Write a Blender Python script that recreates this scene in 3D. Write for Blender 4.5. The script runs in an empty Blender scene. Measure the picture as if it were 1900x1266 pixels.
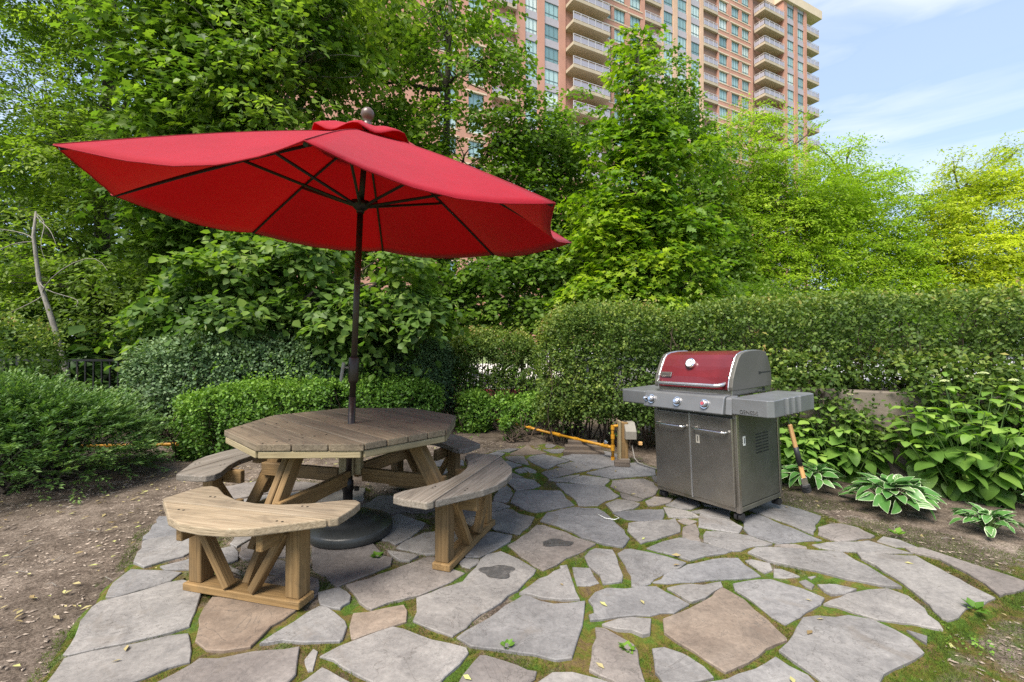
import bpy, bmesh, math, random
import numpy as np
from mathutils import Vector, Matrix, Quaternion

# ------------------------------------------------------------------ camera, light, exposure
S = bpy.context.scene
COL = S.collection
cam_d = bpy.data.cameras.new("camera"); cam = bpy.data.objects.new("camera", cam_d); COL.objects.link(cam)
cam.location = (0, 0, 1.27); cam.rotation_euler = (math.radians(90.4), 0, 0)
cam_d.sensor_width = 36; cam_d.lens = 840 / 1900 * 36; cam_d.clip_start = 0.05; cam_d.clip_end = 2000
S.camera = cam
SUN_DIR = Vector((-0.36, -0.52, 0.92)).normalized()      # towards the sun
world = bpy.data.worlds.new("World"); S.world = world; world.use_nodes = True
wt = world.node_tree; wt.nodes.clear()
wo = wt.nodes.new("ShaderNodeOutputWorld"); bg = wt.nodes.new("ShaderNodeBackground")
sky = wt.nodes.new("ShaderNodeTexSky"); sky.sky_type = 'NISHITA'; sky.sun_disc = False
sky.sun_elevation = math.asin(SUN_DIR.z); sky.sun_rotation = math.atan2(SUN_DIR.x, SUN_DIR.y)
sky.air_density = 1.0; sky.dust_density = 0.6; sky.ozone_density = 1.2
bg.inputs["Strength"].default_value = 0.15
# thin high cloud: mixes the sky towards white in wisps
tc = wt.nodes.new("ShaderNodeTexCoord"); mp = wt.nodes.new("ShaderNodeMapping"); mp.inputs["Scale"].default_value = (1.4, 1.4, 5.5)
nz = wt.nodes.new("ShaderNodeTexNoise"); nz.inputs["Scale"].default_value = 2.3; nz.inputs["Detail"].default_value = 7; nz.inputs["Roughness"].default_value = 0.55
nz.inputs["Distortion"].default_value = 0.6
rp = wt.nodes.new("ShaderNodeValToRGB"); rp.color_ramp.elements[0].position = 0.46; rp.color_ramp.elements[0].color = (0.66, 0.66, 0.66, 1)
rp.color_ramp.elements[1].position = 0.82; rp.color_ramp.elements[1].color = (0.34, 0.34, 0.34, 1)
mx = wt.nodes.new("ShaderNodeMix"); mx.data_type = 'RGBA'
mx.inputs[7].default_value = (2.2, 2.75, 3.75, 1)
L = wt.links.new
L(tc.outputs["Generated"], mp.inputs[0]); L(mp.outputs[0], nz.inputs["Vector"]); L(nz.outputs[0], rp.inputs[0])
L(rp.outputs[0], mx.inputs[0]); L(sky.outputs[0], mx.inputs[6]); r2 = wt.nodes.new("ShaderNodeValToRGB"); r2.color_ramp.elements[0].position = 0.50; r2.color_ramp.elements[0].color = (0, 0, 0, 1)
r2.color_ramp.elements[1].position = 0.72; r2.color_ramp.elements[1].color = (0.5, 0.5, 0.5, 1)
mx2 = wt.nodes.new("ShaderNodeMix"); mx2.data_type = 'RGBA'; mx2.inputs[7].default_value = (4.1, 4.2, 4.4, 1)
L(nz.outputs[0], r2.inputs[0]); L(r2.outputs[0], mx2.inputs[0]); L(mx.outputs[2], mx2.inputs[6]); L(mx2.outputs[2], bg.inputs[0]); L(bg.outputs[0], wo.inputs[0])
sun_d = bpy.data.lights.new("sun", 'SUN'); sun_d.energy = 4.4; sun_d.angle = math.radians(36); sun_d.color = (1.0, 0.93, 0.82)
sun = bpy.data.objects.new("sun", sun_d); COL.objects.link(sun)
sun.rotation_euler = (-SUN_DIR).to_track_quat('-Z', 'Y').to_euler()
S.view_settings.view_transform = 'Standard'; S.view_settings.look = 'None'
S.view_settings.exposure = 1.0; S.view_settings.gamma = 1.0
S.render.engine = 'CYCLES'
S.cycles.max_bounces = 8; S.cycles.transparent_max_bounces = 6; S.cycles.diffuse_bounces = 4; S.cycles.glossy_bounces = 3; S.cycles.transmission_bounces = 5
S.cycles.use_denoising = False; S.cycles.sample_clamp_indirect = 4.0; S.cycles.sample_clamp_direct = 8.0
S.cycles.caustics_reflective = False; S.cycles.caustics_refractive = False

rng = np.random.default_rng(7); random.seed(7)

# ------------------------------------------------------------------ materials
MATS = {}
def nmat(name):
    m = bpy.data.materials.new(name); m.use_nodes = True; nt = m.node_tree; b = nt.nodes["Principled BSDF"]
    MATS[name] = m
    return m, nt, b, nt.nodes.get("Material Output")
def N(nt, kind, **kw):
    n = nt.nodes.new(kind)
    for k, v in kw.items():
        if k in n.inputs.keys(): n.inputs[k].default_value = v
        else: setattr(n, k, v)
    return n
def ramp(nt, src, stops):
    r = nt.nodes.new("ShaderNodeValToRGB"); cr = r.color_ramp
    while len(cr.elements) < len(stops): cr.elements.new(0.5)
    for e, (p, c) in zip(cr.elements, stops):
        e.position = p; e.color = (*c, 1) if len(c) == 3 else c
    nt.links.new(src, r.inputs[0]); return r.outputs[0]
def mixc(nt, fac, a, b, mode='MIX'):
    m = nt.nodes.new("ShaderNodeMix"); m.data_type = 'RGBA'; m.blend_type = mode
    for s, v in ((0, fac), (6, a), (7, b)):
        if isinstance(v, (int, float)): m.inputs[s].default_value = v
        elif isinstance(v, tuple): m.inputs[s].default_value = (*v, 1) if len(v) == 3 else v
        else: nt.links.new(v, m.inputs[s])
    return m.outputs[2]
def math_(nt, op, a, b=0.0):
    m = nt.nodes.new("ShaderNodeMath"); m.operation = op
    for s, v in ((0, a), (1, b)):
        if isinstance(v, (int, float)): m.inputs[s].default_value = v
        else: nt.links.new(v, m.inputs[s])
    return m.outputs[0]
def coords(nt, scale=(1, 1, 1), kind="Object", rnd=True):
    t = nt.nodes.new("ShaderNodeTexCoord"); mp = nt.nodes.new("ShaderNodeMapping"); mp.inputs["Scale"].default_value = scale
    nt.links.new(t.outputs[kind], mp.inputs[0])
    if rnd:
        oi = nt.nodes.new("ShaderNodeObjectInfo"); s = math_(nt, 'MULTIPLY', oi.outputs["Random"], 37.0)
        cx = nt.nodes.new("ShaderNodeCombineXYZ")
        for k in range(3): nt.links.new(s, cx.inputs[k])
        nt.links.new(cx.outputs[0], mp.inputs["Location"])
    return mp.outputs[0]
def noise(nt, vec, scale, detail=6, rough=0.6, dist=0.0, out=0):
    n = N(nt, "ShaderNodeTexNoise", Scale=scale, Detail=detail, Roughness=rough, Distortion=dist); nt.links.new(vec, n.inputs["Vector"]); return n.outputs[out]
def bump(nt, b, h, strength=0.4, dist=0.01, prev=None):
    n = nt.nodes.new("ShaderNodeBump"); n.inputs["Strength"].default_value = strength; n.inputs["Distance"].default_value = dist
    nt.links.new(h, n.inputs["Height"])
    if prev: nt.links.new(prev, n.inputs["Normal"])
    if b is not None: nt.links.new(n.outputs[0], b.inputs["Normal"])
    return n.outputs[0]

def plain(name, col, rough=0.6, metal=0.0, var=0.12, vs=12.0, bmp=0.15, coat=0.0, bd=0.003):
    m, nt, b, o = nmat(name)
    v = coords(nt); n = noise(nt, v, vs)
    lo = tuple(c * (1 - var) for c in col); hi = tuple(min(1, c * (1 + var)) for c in col)
    nt.links.new(ramp(nt, n, [(0.3, lo), (0.7, hi)]), b.inputs["Base Color"])
    b.inputs["Roughness"].default_value = rough; b.inputs["Metallic"].default_value = metal
    if coat: b.inputs["Coat Weight"].default_value = coat
    if bmp: bump(nt, b, noise(nt, v, vs * 6), bmp, bd)
    return m

def leaf_mat(name, cols, trans=0.35, rough=0.45, spec=0.4, tint=(1.0, 1.16, 0.42)):
    m, nt, b, o = nmat(name)
    a = nt.nodes.new("ShaderNodeAttribute"); a.attribute_name = "v"
    c = ramp(nt, a.outputs["Fac"], cols)
    nt.links.new(c, b.inputs["Base Color"]); b.inputs["Roughness"].default_value = rough
    b.inputs["Specular IOR Level"].default_value = spec * .6
    t = nt.nodes.new("ShaderNodeBsdfTranslucent")
    nt.links.new(mixc(nt, 1.0, c, tint, 'MULTIPLY'), t.inputs[0])
    ms = nt.nodes.new("ShaderNodeMixShader"); ms.inputs[0].default_value = trans
    nt.links.new(b.outputs[0], ms.inputs[1]); nt.links.new(t.outputs[0], ms.inputs[2]); nt.links.new(ms.outputs[0], o.inputs[0])
    return m

G = {}
G['ash'] = leaf_mat('ash_leaf', [(0.0, (0.05, 0.095, 0.018)), (0.5, (0.145, 0.225, 0.032)), (1.0, (0.36, 0.45, 0.07))], 0.55)
G['maple_dark'] = leaf_mat('dark_maple_leaf', [(0.0, (0.035, 0.08, 0.018)), (0.55, (0.105, 0.18, 0.028)), (1.0, (0.29, 0.39, 0.05))], 0.55)
G['linden'] = leaf_mat('linden_leaf', [(0.0, (0.04, 0.09, 0.026)), (0.5, (0.125, 0.21, 0.042)), (0.85, (0.29, 0.39, 0.055)), (1.0, (0.38, 0.45, 0.12))], 0.45)
G['linden_mid'] = leaf_mat('mid_linden_leaf', [(0.0, (0.055, 0.115, 0.020)), (0.55, (0.15, 0.25, 0.030)), (1.0, (0.38, 0.48, 0.07))], 0.55)
G['maple'] = leaf_mat('bright_maple_leaf', [(0.0, (0.045, 0.11, 0.015)), (0.42, (0.13, 0.24, 0.018)), (1.0, (0.46, 0.56, 0.03))], 0.5)
G['locust'] = leaf_mat('locust_leaf', [(0.0, (0.09, 0.155, 0.015)), (0.5, (0.235, 0.36, 0.024)), (1.0, (0.54, 0.66, 0.055))], 0.55)
G['locust_gold'] = leaf_mat('golden_locust_leaf', [(0.0, (0.12, 0.17, 0.012)), (0.5, (0.30, 0.38, 0.022)), (1.0, (0.64, 0.67, 0.05))], 0.55)
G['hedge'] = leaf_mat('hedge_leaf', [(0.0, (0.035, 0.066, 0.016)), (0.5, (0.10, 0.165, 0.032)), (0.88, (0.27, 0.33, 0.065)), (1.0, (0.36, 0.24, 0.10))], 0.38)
G['shrub'] = leaf_mat('shrub_leaf', [(0.0, (0.045, 0.09, 0.042)), (0.5, (0.13, 0.21, 0.09)), (1.0, (0.28, 0.38, 0.17))], 0.25)
G['box'] = leaf_mat('box_leaf', [(0.0, (0.03, 0.075, 0.015)), (0.5, (0.09, 0.19, 0.025)), (1.0, (0.22, 0.36, 0.045))], 0.3)
G['juniper'] = leaf_mat('juniper_needle', [(0.0, (0.03, 0.07, 0.022)), (0.5, (0.09, 0.175, 0.045)), (1.0, (0.27, 0.38, 0.12))], 0.3)
G['hydrangea'] = leaf_mat('hydrangea_leaf', [(0.0, (0.06, 0.135, 0.025)), (0.55, (0.15, 0.28, 0.05)), (1.0, (0.31, 0.45, 0.09))], 0.45)
G['far'] = leaf_mat('far_leaf', [(0.0, (0.02, 0.05, 0.015)), (0.6, (0.05, 0.10, 0.025)), (1.0, (0.16, 0.24, 0.05))], 0.4)
G['grass'] = leaf_mat('grass_blade', [(0.0, (0.04, 0.09, 0.012)), (0.6, (0.10, 0.16, 0.02)), (1.0, (0.22, 0.26, 0.04))], 0.3)
G['moss'] = leaf_mat('moss_tuft', [(0.0, (0.04, 0.036, 0.016)), (0.4, (0.055, 0.082, 0.014)), (0.8, (0.11, 0.17, 0.02)), (1.0, (0.17, 0.10, 0.03))], 0.2, 0.8, 0.1)
G['litter'] = leaf_mat('dry_leaf', [(0.0, (0.22, 0.15, 0.07)), (0.6, (0.42, 0.36, 0.18)), (1.0, (0.45, 0.50, 0.16))], 0.2, 0.7, 0.2, (1, 0.9, 0.5))
G['bract'] = leaf_mat('pale_bract', [(0.0, (0.25, 0.33, 0.09)), (1.0, (0.45, 0.50, 0.20))], 0.45)
# hosta: green blade with creamy white margin, the margin is an attribute of the blade itself
m, nt, b, o = nmat('hosta_leaf')
a = nt.nodes.new("ShaderNodeAttribute"); a.attribute_name = "v"
c = ramp(nt, a.outputs["Fac"], [(0.0, (0.045, 0.14, 0.03)), (0.62, (0.10, 0.24, 0.05)), (0.72, (0.62, 0.66, 0.45)), (1.0, (0.74, 0.76, 0.62))])
nt.links.new(c, b.inputs["Base Color"]); b.inputs["Roughness"].default_value = 0.4
t = nt.nodes.new("ShaderNodeBsdfTranslucent"); nt.links.new(c, t.inputs[0]); ms = nt.nodes.new("ShaderNodeMixShader"); ms.inputs[0].default_value = 0.25
nt.links.new(b.outputs[0], ms.inputs[1]); nt.links.new(t.outputs[0], ms.inputs[2]); nt.links.new(ms.outputs[0], o.inputs[0])

# bark
def bark(name, lo, hi, sc=(9, 9, 2.2)):
    m, nt, b, o = nmat(name); v = coords(nt, sc)
    n = noise(nt, v, 3.0, 8, 0.7, 0.4)
    nt.links.new(ramp(nt, n, [(0.35, lo), (0.65, hi)]), b.inputs["Base Color"]); b.inputs["Roughness"].default_value = 0.9
    bump(nt, b, n, 0.7, 0.02); return m
BARK = bark('tree_bark', (0.03, 0.023, 0.017), (0.10, 0.08, 0.06))
BARK_L = bark('pale_bark', (0.13, 0.115, 0.095), (0.30, 0.27, 0.23))
BARK_D = bark('shrub_stem', (0.04, 0.028, 0.02), (0.12, 0.085, 0.055))

# weathered wood: grain along local X
def wood(name, lo, mid, hi, dirt=0.5, dirtcol=(0.07, 0.055, 0.04), rough=0.8):
    m, nt, b, o = nmat(name)
    v = coords(nt, (1.0, 46, 46)); g = noise(nt, v, 2.2, 9, 0.62, 0.35)
    c = ramp(nt, g, [(0.26, lo), (0.46, mid), (0.74, hi)])
    c = mixc(nt, 0.5, c, ramp(nt, noise(nt, coords(nt, (.8, 5, 5)), 1.8, 5, 0.6, .5), [(0.32, (0.62, 0.60, 0.56)), (0.66, (1.2, 1.2, 1.2))]), 'MULTIPLY')
    v2 = coords(nt, (3.0, 9, 9)); s = noise(nt, v2, 1.6, 5, 0.6, 0.8)
    c = mixc(nt, math_(nt, 'MULTIPLY', ramp(nt, s, [(0.50, (0, 0, 0)), (0.72, (1, 1, 1))]), dirt), c, dirtcol)
    vk = N(nt, "ShaderNodeTexVoronoi", Scale=3.2); nt.links.new(coords(nt, (1.0, 2.4, 2.4)), vk.inputs["Vector"])
    c = mixc(nt, ramp(nt, vk.outputs["Distance"], [(0.035, (0.8, 0.8, 0.8)), (0.075, (0, 0, 0))]), c, (0.06, 0.035, 0.02))
    oi = nt.nodes.new("ShaderNodeObjectInfo")
    c = mixc(nt, 1.0, c, ramp(nt, oi.outputs["Random"], [(0.0, (0.78, 0.78, 0.80)), (1.0, (1.18, 1.14, 1.08))]), 'MULTIPLY')
    nt.links.new(c, b.inputs["Base Color"]); b.inputs["Roughness"].default_value = rough
    cr = noise(nt, coords(nt, (1.6, 60, 60)), 2.0, 4, 0.5)
    h = math_(nt, 'ADD', g, math_(nt, 'MULTIPLY', ramp(nt, cr, [(0.30, (0, 0, 0)), (0.42, (1, 1, 1))]), 0.5))
    bump(nt, b, h, 0.6, 0.004); return m
W_TOP = wood('weathered_top_wood', (0.075, 0.056, 0.036), (0.185, 0.145, 0.097), (0.265, 0.215, 0.15), 0.55)
W_SEAT = wood('weathered_seat_wood', (0.12, 0.09, 0.058), (0.245, 0.195, 0.132), (0.33, 0.275, 0.20), 0.5)
W_GREY = wood('grey_seat_wood', (0.09, 0.077, 0.062), (0.19, 0.165, 0.135), (0.30, 0.275, 0.245), 0.5, (0.08, 0.07, 0.06))
W_LEG = wood('honey_leg_wood', (0.10, 0.060, 0.024), (0.195, 0.120, 0.046), (0.285, 0.185, 0.080), 0.6, (0.07, 0.05, 0.024))
W_PALE = wood('pale_board_wood', (0.19, 0.15, 0.08), (0.30, 0.245, 0.14), (0.38, 0.32, 0.20), 0.35)
W_DARK = wood('dark_sleeper_wood', (0.05, 0.04, 0.03), (0.13, 0.10, 0.075), (0.22, 0.18, 0.14), 0.5)

# flagstone
def stone(name, a_, b_, c_):
    m, nt, b, o = nmat(name)
    v = coords(nt, (1, 1, 1)); big = noise(nt, v, 1.6, 4, 0.55, 0.4); fine = noise(nt, v, 38, 8, 0.75); med = noise(nt, v, 7, 7, 0.65, 0.7)
    c = ramp(nt, big, [(0.30, a_), (0.52, b_), (0.72, c_)])
    c = mixc(nt, 0.55, c, ramp(nt, med, [(0.30, (0.50, 0.49, 0.50)), (0.60, (1.14, 1.12, 1.10))]), 'MULTIPLY')
    c = mixc(nt, 0.7, c, ramp(nt, fine, [(0.32, (0.62, 0.62, 0.62)), (0.68, (1.2, 1.2, 1.2))]), 'MULTIPLY')
    oi = nt.nodes.new("ShaderNodeObjectInfo")
    c = mixc(nt, 1.0, c, ramp(nt, oi.outputs["Random"], [(0.0, (0.86, 0.87, 0.90)), (0.35, (0.98, 0.97, 0.97)), (0.7, (1.06, 1.03, 1.0)), (1.0, (1.15, 1.12, 1.09))]), 'MULTIPLY')
    st = noise(nt, v, 2.6, 5, 0.7, 1.2)                       # rusty and dark stains
    c = mixc(nt, math_(nt, 'MULTIPLY', ramp(nt, st, [(0.58, (0, 0, 0)), (0.72, (1, 1, 1))]), 0.5), c, (0.14, 0.115, 0.09))
    ck = N(nt, 'ShaderNodeTexVoronoi', Scale=2.1); ck.feature = 'DISTANCE_TO_EDGE'; vd = nt.nodes.new('ShaderNodeVectorMath'); vd.operation = 'ADD'; nn_ = N(nt, 'ShaderNodeTexNoise', Scale=3.0, Detail=6.0); nt.links.new(v, nn_.inputs['Vector']); nt.links.new(v, vd.inputs[0]); nt.links.new(nn_.outputs['Color'], vd.inputs[1]); nt.links.new(vd.outputs[0], ck.inputs['Vector'])
    crk = math_(nt, 'MULTIPLY', ramp(nt, ck.outputs['Distance'], [(0.0, (1, 1, 1)), (0.007, (0, 0, 0))]), ramp(nt, noise(nt, v, 1.7, 3), [(0.50, (0, 0, 0)), (0.58, (1, 1, 1))]))
    c = mixc(nt, math_(nt, 'MULTIPLY', crk, 0.8), c, (0.09, 0.08, 0.07))
    sp = N(nt, 'ShaderNodeTexVoronoi', Scale=17.0); nt.links.new(v, sp.inputs['Vector']); c = mixc(nt, math_(nt, 'MULTIPLY', ramp(nt, sp.outputs['Distance'], [(0.05, (1, 1, 1)), (0.11, (0, 0, 0))]), 0.5), c, (0.10, 0.09, 0.08))
    nt.links.new(c, b.inputs["Base Color"]); b.inputs["Roughness"].default_value = 0.78; b.inputs["Specular IOR Level"].default_value = 0.35
    cl = noise(nt, v, 2.4, 6, 0.6, 1.0)                       # cleft steps
    fr = math_(nt, 'DIVIDE', math_(nt, 'MODULO', cl, 0.085), 0.085)
    ln = math_(nt, 'MULTIPLY', ramp(nt, fr, [(0.0, (1, 1, 1)), (0.09, (0, 0, 0))]), ramp(nt, noise(nt, v, 1.3, 3, 0.5), [(0.46, (0, 0, 0)), (0.56, (1, 1, 1))]))
    c = mixc(nt, math_(nt, 'MULTIPLY', ln, 0.55), c, (0.07, 0.062, 0.055)); nt.links.new(c, b.inputs['Base Color'])
    n1 = nt.nodes.new("ShaderNodeMath"); n1.operation = 'SNAP'; n1.inputs[1].default_value = 0.085; nt.links.new(cl, n1.inputs[0])
    p = bump(nt, None, n1.outputs[0], 0.9, 0.05)
    p = bump(nt, None, med, 0.5, 0.012, p)
    bump(nt, b, fine, 0.45, 0.004, p); return m
ST = [stone('grey_flagstone', (0.162, 0.155, 0.149), (0.215, 0.207, 0.199), (0.268, 0.258, 0.247)),
      stone('brown_flagstone', (0.165, 0.125, 0.095), (0.215, 0.172, 0.135), (0.25, 0.21, 0.175)),
      stone('pinkish_flagstone', (0.155, 0.135, 0.122), (0.20, 0.18, 0.165), (0.245, 0.222, 0.205)),
      stone('slate_flagstone', (0.15, 0.148, 0.15), (0.20, 0.197, 0.197), (0.255, 0.25, 0.245))]

# soil, with moss where the attribute says so
def soil(name, moss_mix):
    m, nt, b, o = nmat(name)
    v = coords(nt, (1, 1, 1), rnd=False); big = noise(nt, v, 0.9, 5, 0.6, 0.3); med = noise(nt, v, 9, 8, 0.7); fine = noise(nt, v, 90, 6, 0.8)
    c = ramp(nt, big, [(0.30, (0.085, 0.068, 0.052)), (0.5, (0.145, 0.116, 0.093)), (0.70, (0.255, 0.212, 0.175))])
    c = mixc(nt, 0.8, c, ramp(nt, med, [(0.34, (0.38, 0.35, 0.33)), (0.62, (1.3, 1.3, 1.3))]), 'MULTIPLY')
    c = mixc(nt, 1.0, c, ramp(nt, fine, [(0.38, (0.40, 0.38, 0.35)), (0.60, (1.5, 1.5, 1.5))]), 'MULTIPLY')
    a = nt.nodes.new("ShaderNodeAttribute"); a.attribute_name = "v"
    mc = ramp(nt, noise(nt, v, 5.5, 6, 0.7, 0.6), [(0.32, (0.085, 0.062, 0.042)), (0.43, (0.13, 0.092, 0.04)), (0.49, (0.115, 0.105, 0.022)), (0.57, (0.065, 0.11, 0.016)), (0.75, (0.06, 0.125, 0.018))])
    mc = mixc(nt, 0.8, mc, ramp(nt, fine, [(0.3, (0.45, 0.45, 0.4)), (0.65, (1.4, 1.4, 1.3))]), 'MULTIPLY')
    f = math_(nt, 'ADD', a.outputs["Fac"], math_(nt, 'MULTIPLY', math_(nt, 'SUBTRACT', noise(nt, v, 4, 7, 0.7), 0.5), 1.6))
    f = ramp(nt, f, [(0.38, (0, 0, 0)), (0.58, (1, 1, 1))])
    nt.links.new(mixc(nt, f, c, mc), b.inputs["Base Color"]); b.inputs["Roughness"].default_value = 0.95; b.inputs["Specular IOR Level"].default_value = 0.15
    p = bump(nt, None, med, 0.9, 0.02); bump(nt, b, fine, 0.9, 0.008, p); return m
SOIL = soil('soil_and_moss', 0)
CHIP = plain('soil_chip', (0.26, 0.21, 0.165), 0.9, 0, 0.5, 3.0, 0)
PAVE = plain('pale_pavement', (0.62, 0.58, 0.52), 0.9, 0, 0.08, 1.5, 0.2)
ASPH = plain('parking_surface', (0.36, 0.35, 0.37), 0.9, 0, 0.12, 1.2, 0.2)
REDP = plain('red_play_surface', (0.50, 0.07, 0.06), 0.85, 0, 0.15, 3, 0.2)
CONC = plain('old_concrete', (0.15, 0.125, 0.10), 0.9, 0, 0.25, 4, 0.5, bd=0.01)
LAWN = plain('lawn_soil', (0.11, 0.16, 0.045), 0.95, 0, 0.3, 8, 0.5)
FENCE = plain('black_fence_paint', (0.012, 0.012, 0.014), 0.45, 0.0, 0.2, 8, 0)

# metals and paints for the grill
def steel(name, col, rough, streak=(1, 1, 30), var=0.12, metal=0.9):
    m, nt, b, o = nmat(name)
    v = coords(nt, (1, 1, 1)); n = noise(nt, v, 3.2, 6, 0.6, 0.4); s = noise(nt, coords(nt, streak), 4, 4, 0.6)
    c = ramp(nt, n, [(0.3, tuple(x * (1 - var) for x in col)), (0.7, tuple(x * (1 + var) for x in col))])
    c = mixc(nt, math_(nt, 'MULTIPLY', ramp(nt, noise(nt, v, 6, 7, 0.7), [(0.56, (0, 0, 0)), (0.78, (1, 1, 1))]), 0.22), c, (0.14, 0.12, 0.09))
    nt.links.new(c, b.inputs["Base Color"]); b.inputs["Metallic"].default_value = metal
    nt.links.new(ramp(nt, n, [(0.3, (rough * .8,) * 3), (0.7, (min(1, rough * 1.3),) * 3)]), b.inputs["Roughness"])
    bump(nt, b, s, 0.08, 0.002); return m
STEEL = steel('grimy_stainless', (0.36, 0.335, 0.30), 0.27)
STEEL_B = steel('bright_stainless', (0.60, 0.60, 0.62), 0.28)
STEEL_D = steel('dark_side_panel', (0.115, 0.112, 0.09), 0.48, (30, 30, 1), 0.2, 0.5)
SHELF = steel('grey_shelf_paint', (0.175, 0.178, 0.185), 0.40, metal=0.35)
CASTG = steel('grey_cast_end', (0.105, 0.10, 0.088), 0.55, metal=0.3)
REDE = plain('faded_red_enamel', (0.125, 0.012, 0.017), 0.34, 0.0, 0.22, 3.5, 0.03, 0.3)
CHROME = plain('worn_chrome', (0.75, 0.75, 0.76), 0.16, 1.0, 0.05, 20, 0)
RUBBER = plain('black_plastic', (0.016, 0.016, 0.017), 0.5, 0, 0.2, 20, 0.1)
DIAL = plain('dial_face', (0.75, 0.77, 0.76), 0.4, 0, 0.03, 20, 0)
WHITE = plain('sticker_white', (0.72, 0.72, 0.68), 0.6, 0, 0.08, 20, 0)
BRUSHW = wood('brush_handle_wood', (0.45, 0.24, 0.08), (0.60, 0.34, 0.13), (0.70, 0.44, 0.2), 0.1)
YPIPE = plain('yellow_pipe_paint', (0.46, 0.22, 0.012), 0.5, 0, 0.3, 14, 0.2)
BRONZE = plain('bronze_pole', (0.045, 0.031, 0.024), 0.42, 0.4, 0.25, 10, 0.05)
BLKMET = plain('black_rib', (0.010, 0.008, 0.008), 0.45, 0.2, 0.1, 10, 0)
BASEM = plain('umbrella_base_paint', (0.032, 0.034, 0.033), 0.38, 0.0, 0.25, 7, 0.12)
HOSE = plain('pale_hose', (0.20, 0.185, 0.16), 0.6, 0, 0.1, 10, 0)
# canopy fabric
m, nt, b, o = nmat('red_canvas'); REDF = m
v = coords(nt, (1, 1, 1), rnd=False); n = noise(nt, v, 2.2, 5, 0.6)
c = ramp(nt, noise(nt, v, 1.3, 7, 0.65), [(0.3, (0.35, 0.004, 0.017)), (0.7, (0.47, 0.009, 0.028))])
nt.links.new(c, b.inputs["Base Color"]); b.inputs["Roughness"].default_value = 0.75
b.inputs["Sheen Weight"].default_value = 0.22; b.inputs["Sheen Roughness"].default_value = 0.5; b.inputs["Sheen Tint"].default_value = (1, 0.6, 0.7, 1)
wv = noise(nt, v, 420, 2, 0.5); b.inputs['Specular IOR Level'].default_value = 0.25
pw_ = bump(nt, None, noise(nt, coords(nt, (1, 1, 1), rnd=False), 5.0, 4, 0.5, 1.2), 0.35, 0.02); bump(nt, b, wv, 0.5, 0.0015, pw_)
t = nt.nodes.new("ShaderNodeBsdfTranslucent"); t.inputs[0].default_value = (0.60, 0.002, 0.012, 1)
ms = nt.nodes.new("ShaderNodeMixShader"); ms.inputs[0].default_value = 0.40
nt.links.new(b.outputs[0], ms.inputs[1]); nt.links.new(t.outputs[0], ms.inputs[2]); nt.links.new(ms.outputs[0], o.inputs[0])
# tower
def brick(name, col):
    m, nt, b, o = nmat(name); v = coords(nt, rnd=False)
    n = noise(nt, v, 0.35, 8, 0.7)
    nt.links.new(ramp(nt, n, [(0.3, tuple(x * .8 for x in col)), (0.7, tuple(x * 1.08 for x in col))]), b.inputs["Base Color"]); b.inputs["Roughness"].default_value = 0.9
    return m
BRICK = brick('salmon_brick', (0.48, 0.245, 0.175)); CREAM = brick('cream_precast', (0.60, 0.48, 0.35)); SLABM = brick('balcony_slab', (0.44, 0.36, 0.26))
SPAN = brick('grey_spandrel', (0.40, 0.37, 0.40)); PEACH = brick('peach_pier', (0.58, 0.38, 0.26))
WFRAME = plain('teal_window_frame', (0.13, 0.19, 0.19), 0.4, 0.2, 0.1, 5, 0)
RAILM = plain('pale_railing', (0.55, 0.52, 0.50), 0.4, 0.3, 0.1, 5, 0)
m, nt, b, o = nmat('window_glass'); GLASS = m
oi = nt.nodes.new("ShaderNodeObjectInfo")
t = nt.nodes.new("ShaderNodeTexCoord"); w = N(nt, "ShaderNodeTexWave", Scale=2.0, Distortion=1.0); nt.links.new(t.outputs["Object"], w.inputs["Vector"])
c = ramp(nt, oi.outputs["Random"], [(0.0, (0.14, 0.24, 0.25)), (0.35, (0.28, 0.43, 0.43)), (0.75, (0.42, 0.56, 0.54)), (1.0, (0.64, 0.70, 0.66))])
c = mixc(nt, 0.35, c, ramp(nt, w.outputs[0], [(0.2, (0.45, 0.5, 0.5)), (0.7, (1.3, 1.3, 1.25))]), 'MULTIPLY')
nt.links.new(c, b.inputs["Base Color"]); b.inputs["Roughness"].default_value = 0.12; b.inputs["Specular IOR Level"].default_value = 0.9
m, nt, b, o = nmat('balcony_glass'); BGLASS = m
b.inputs["Base Color"].default_value = (0.40, 0.38, 0.44, 1); b.inputs["Roughness"].default_value = 0.2; b.inputs["Alpha"].default_value = 0.75

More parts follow.
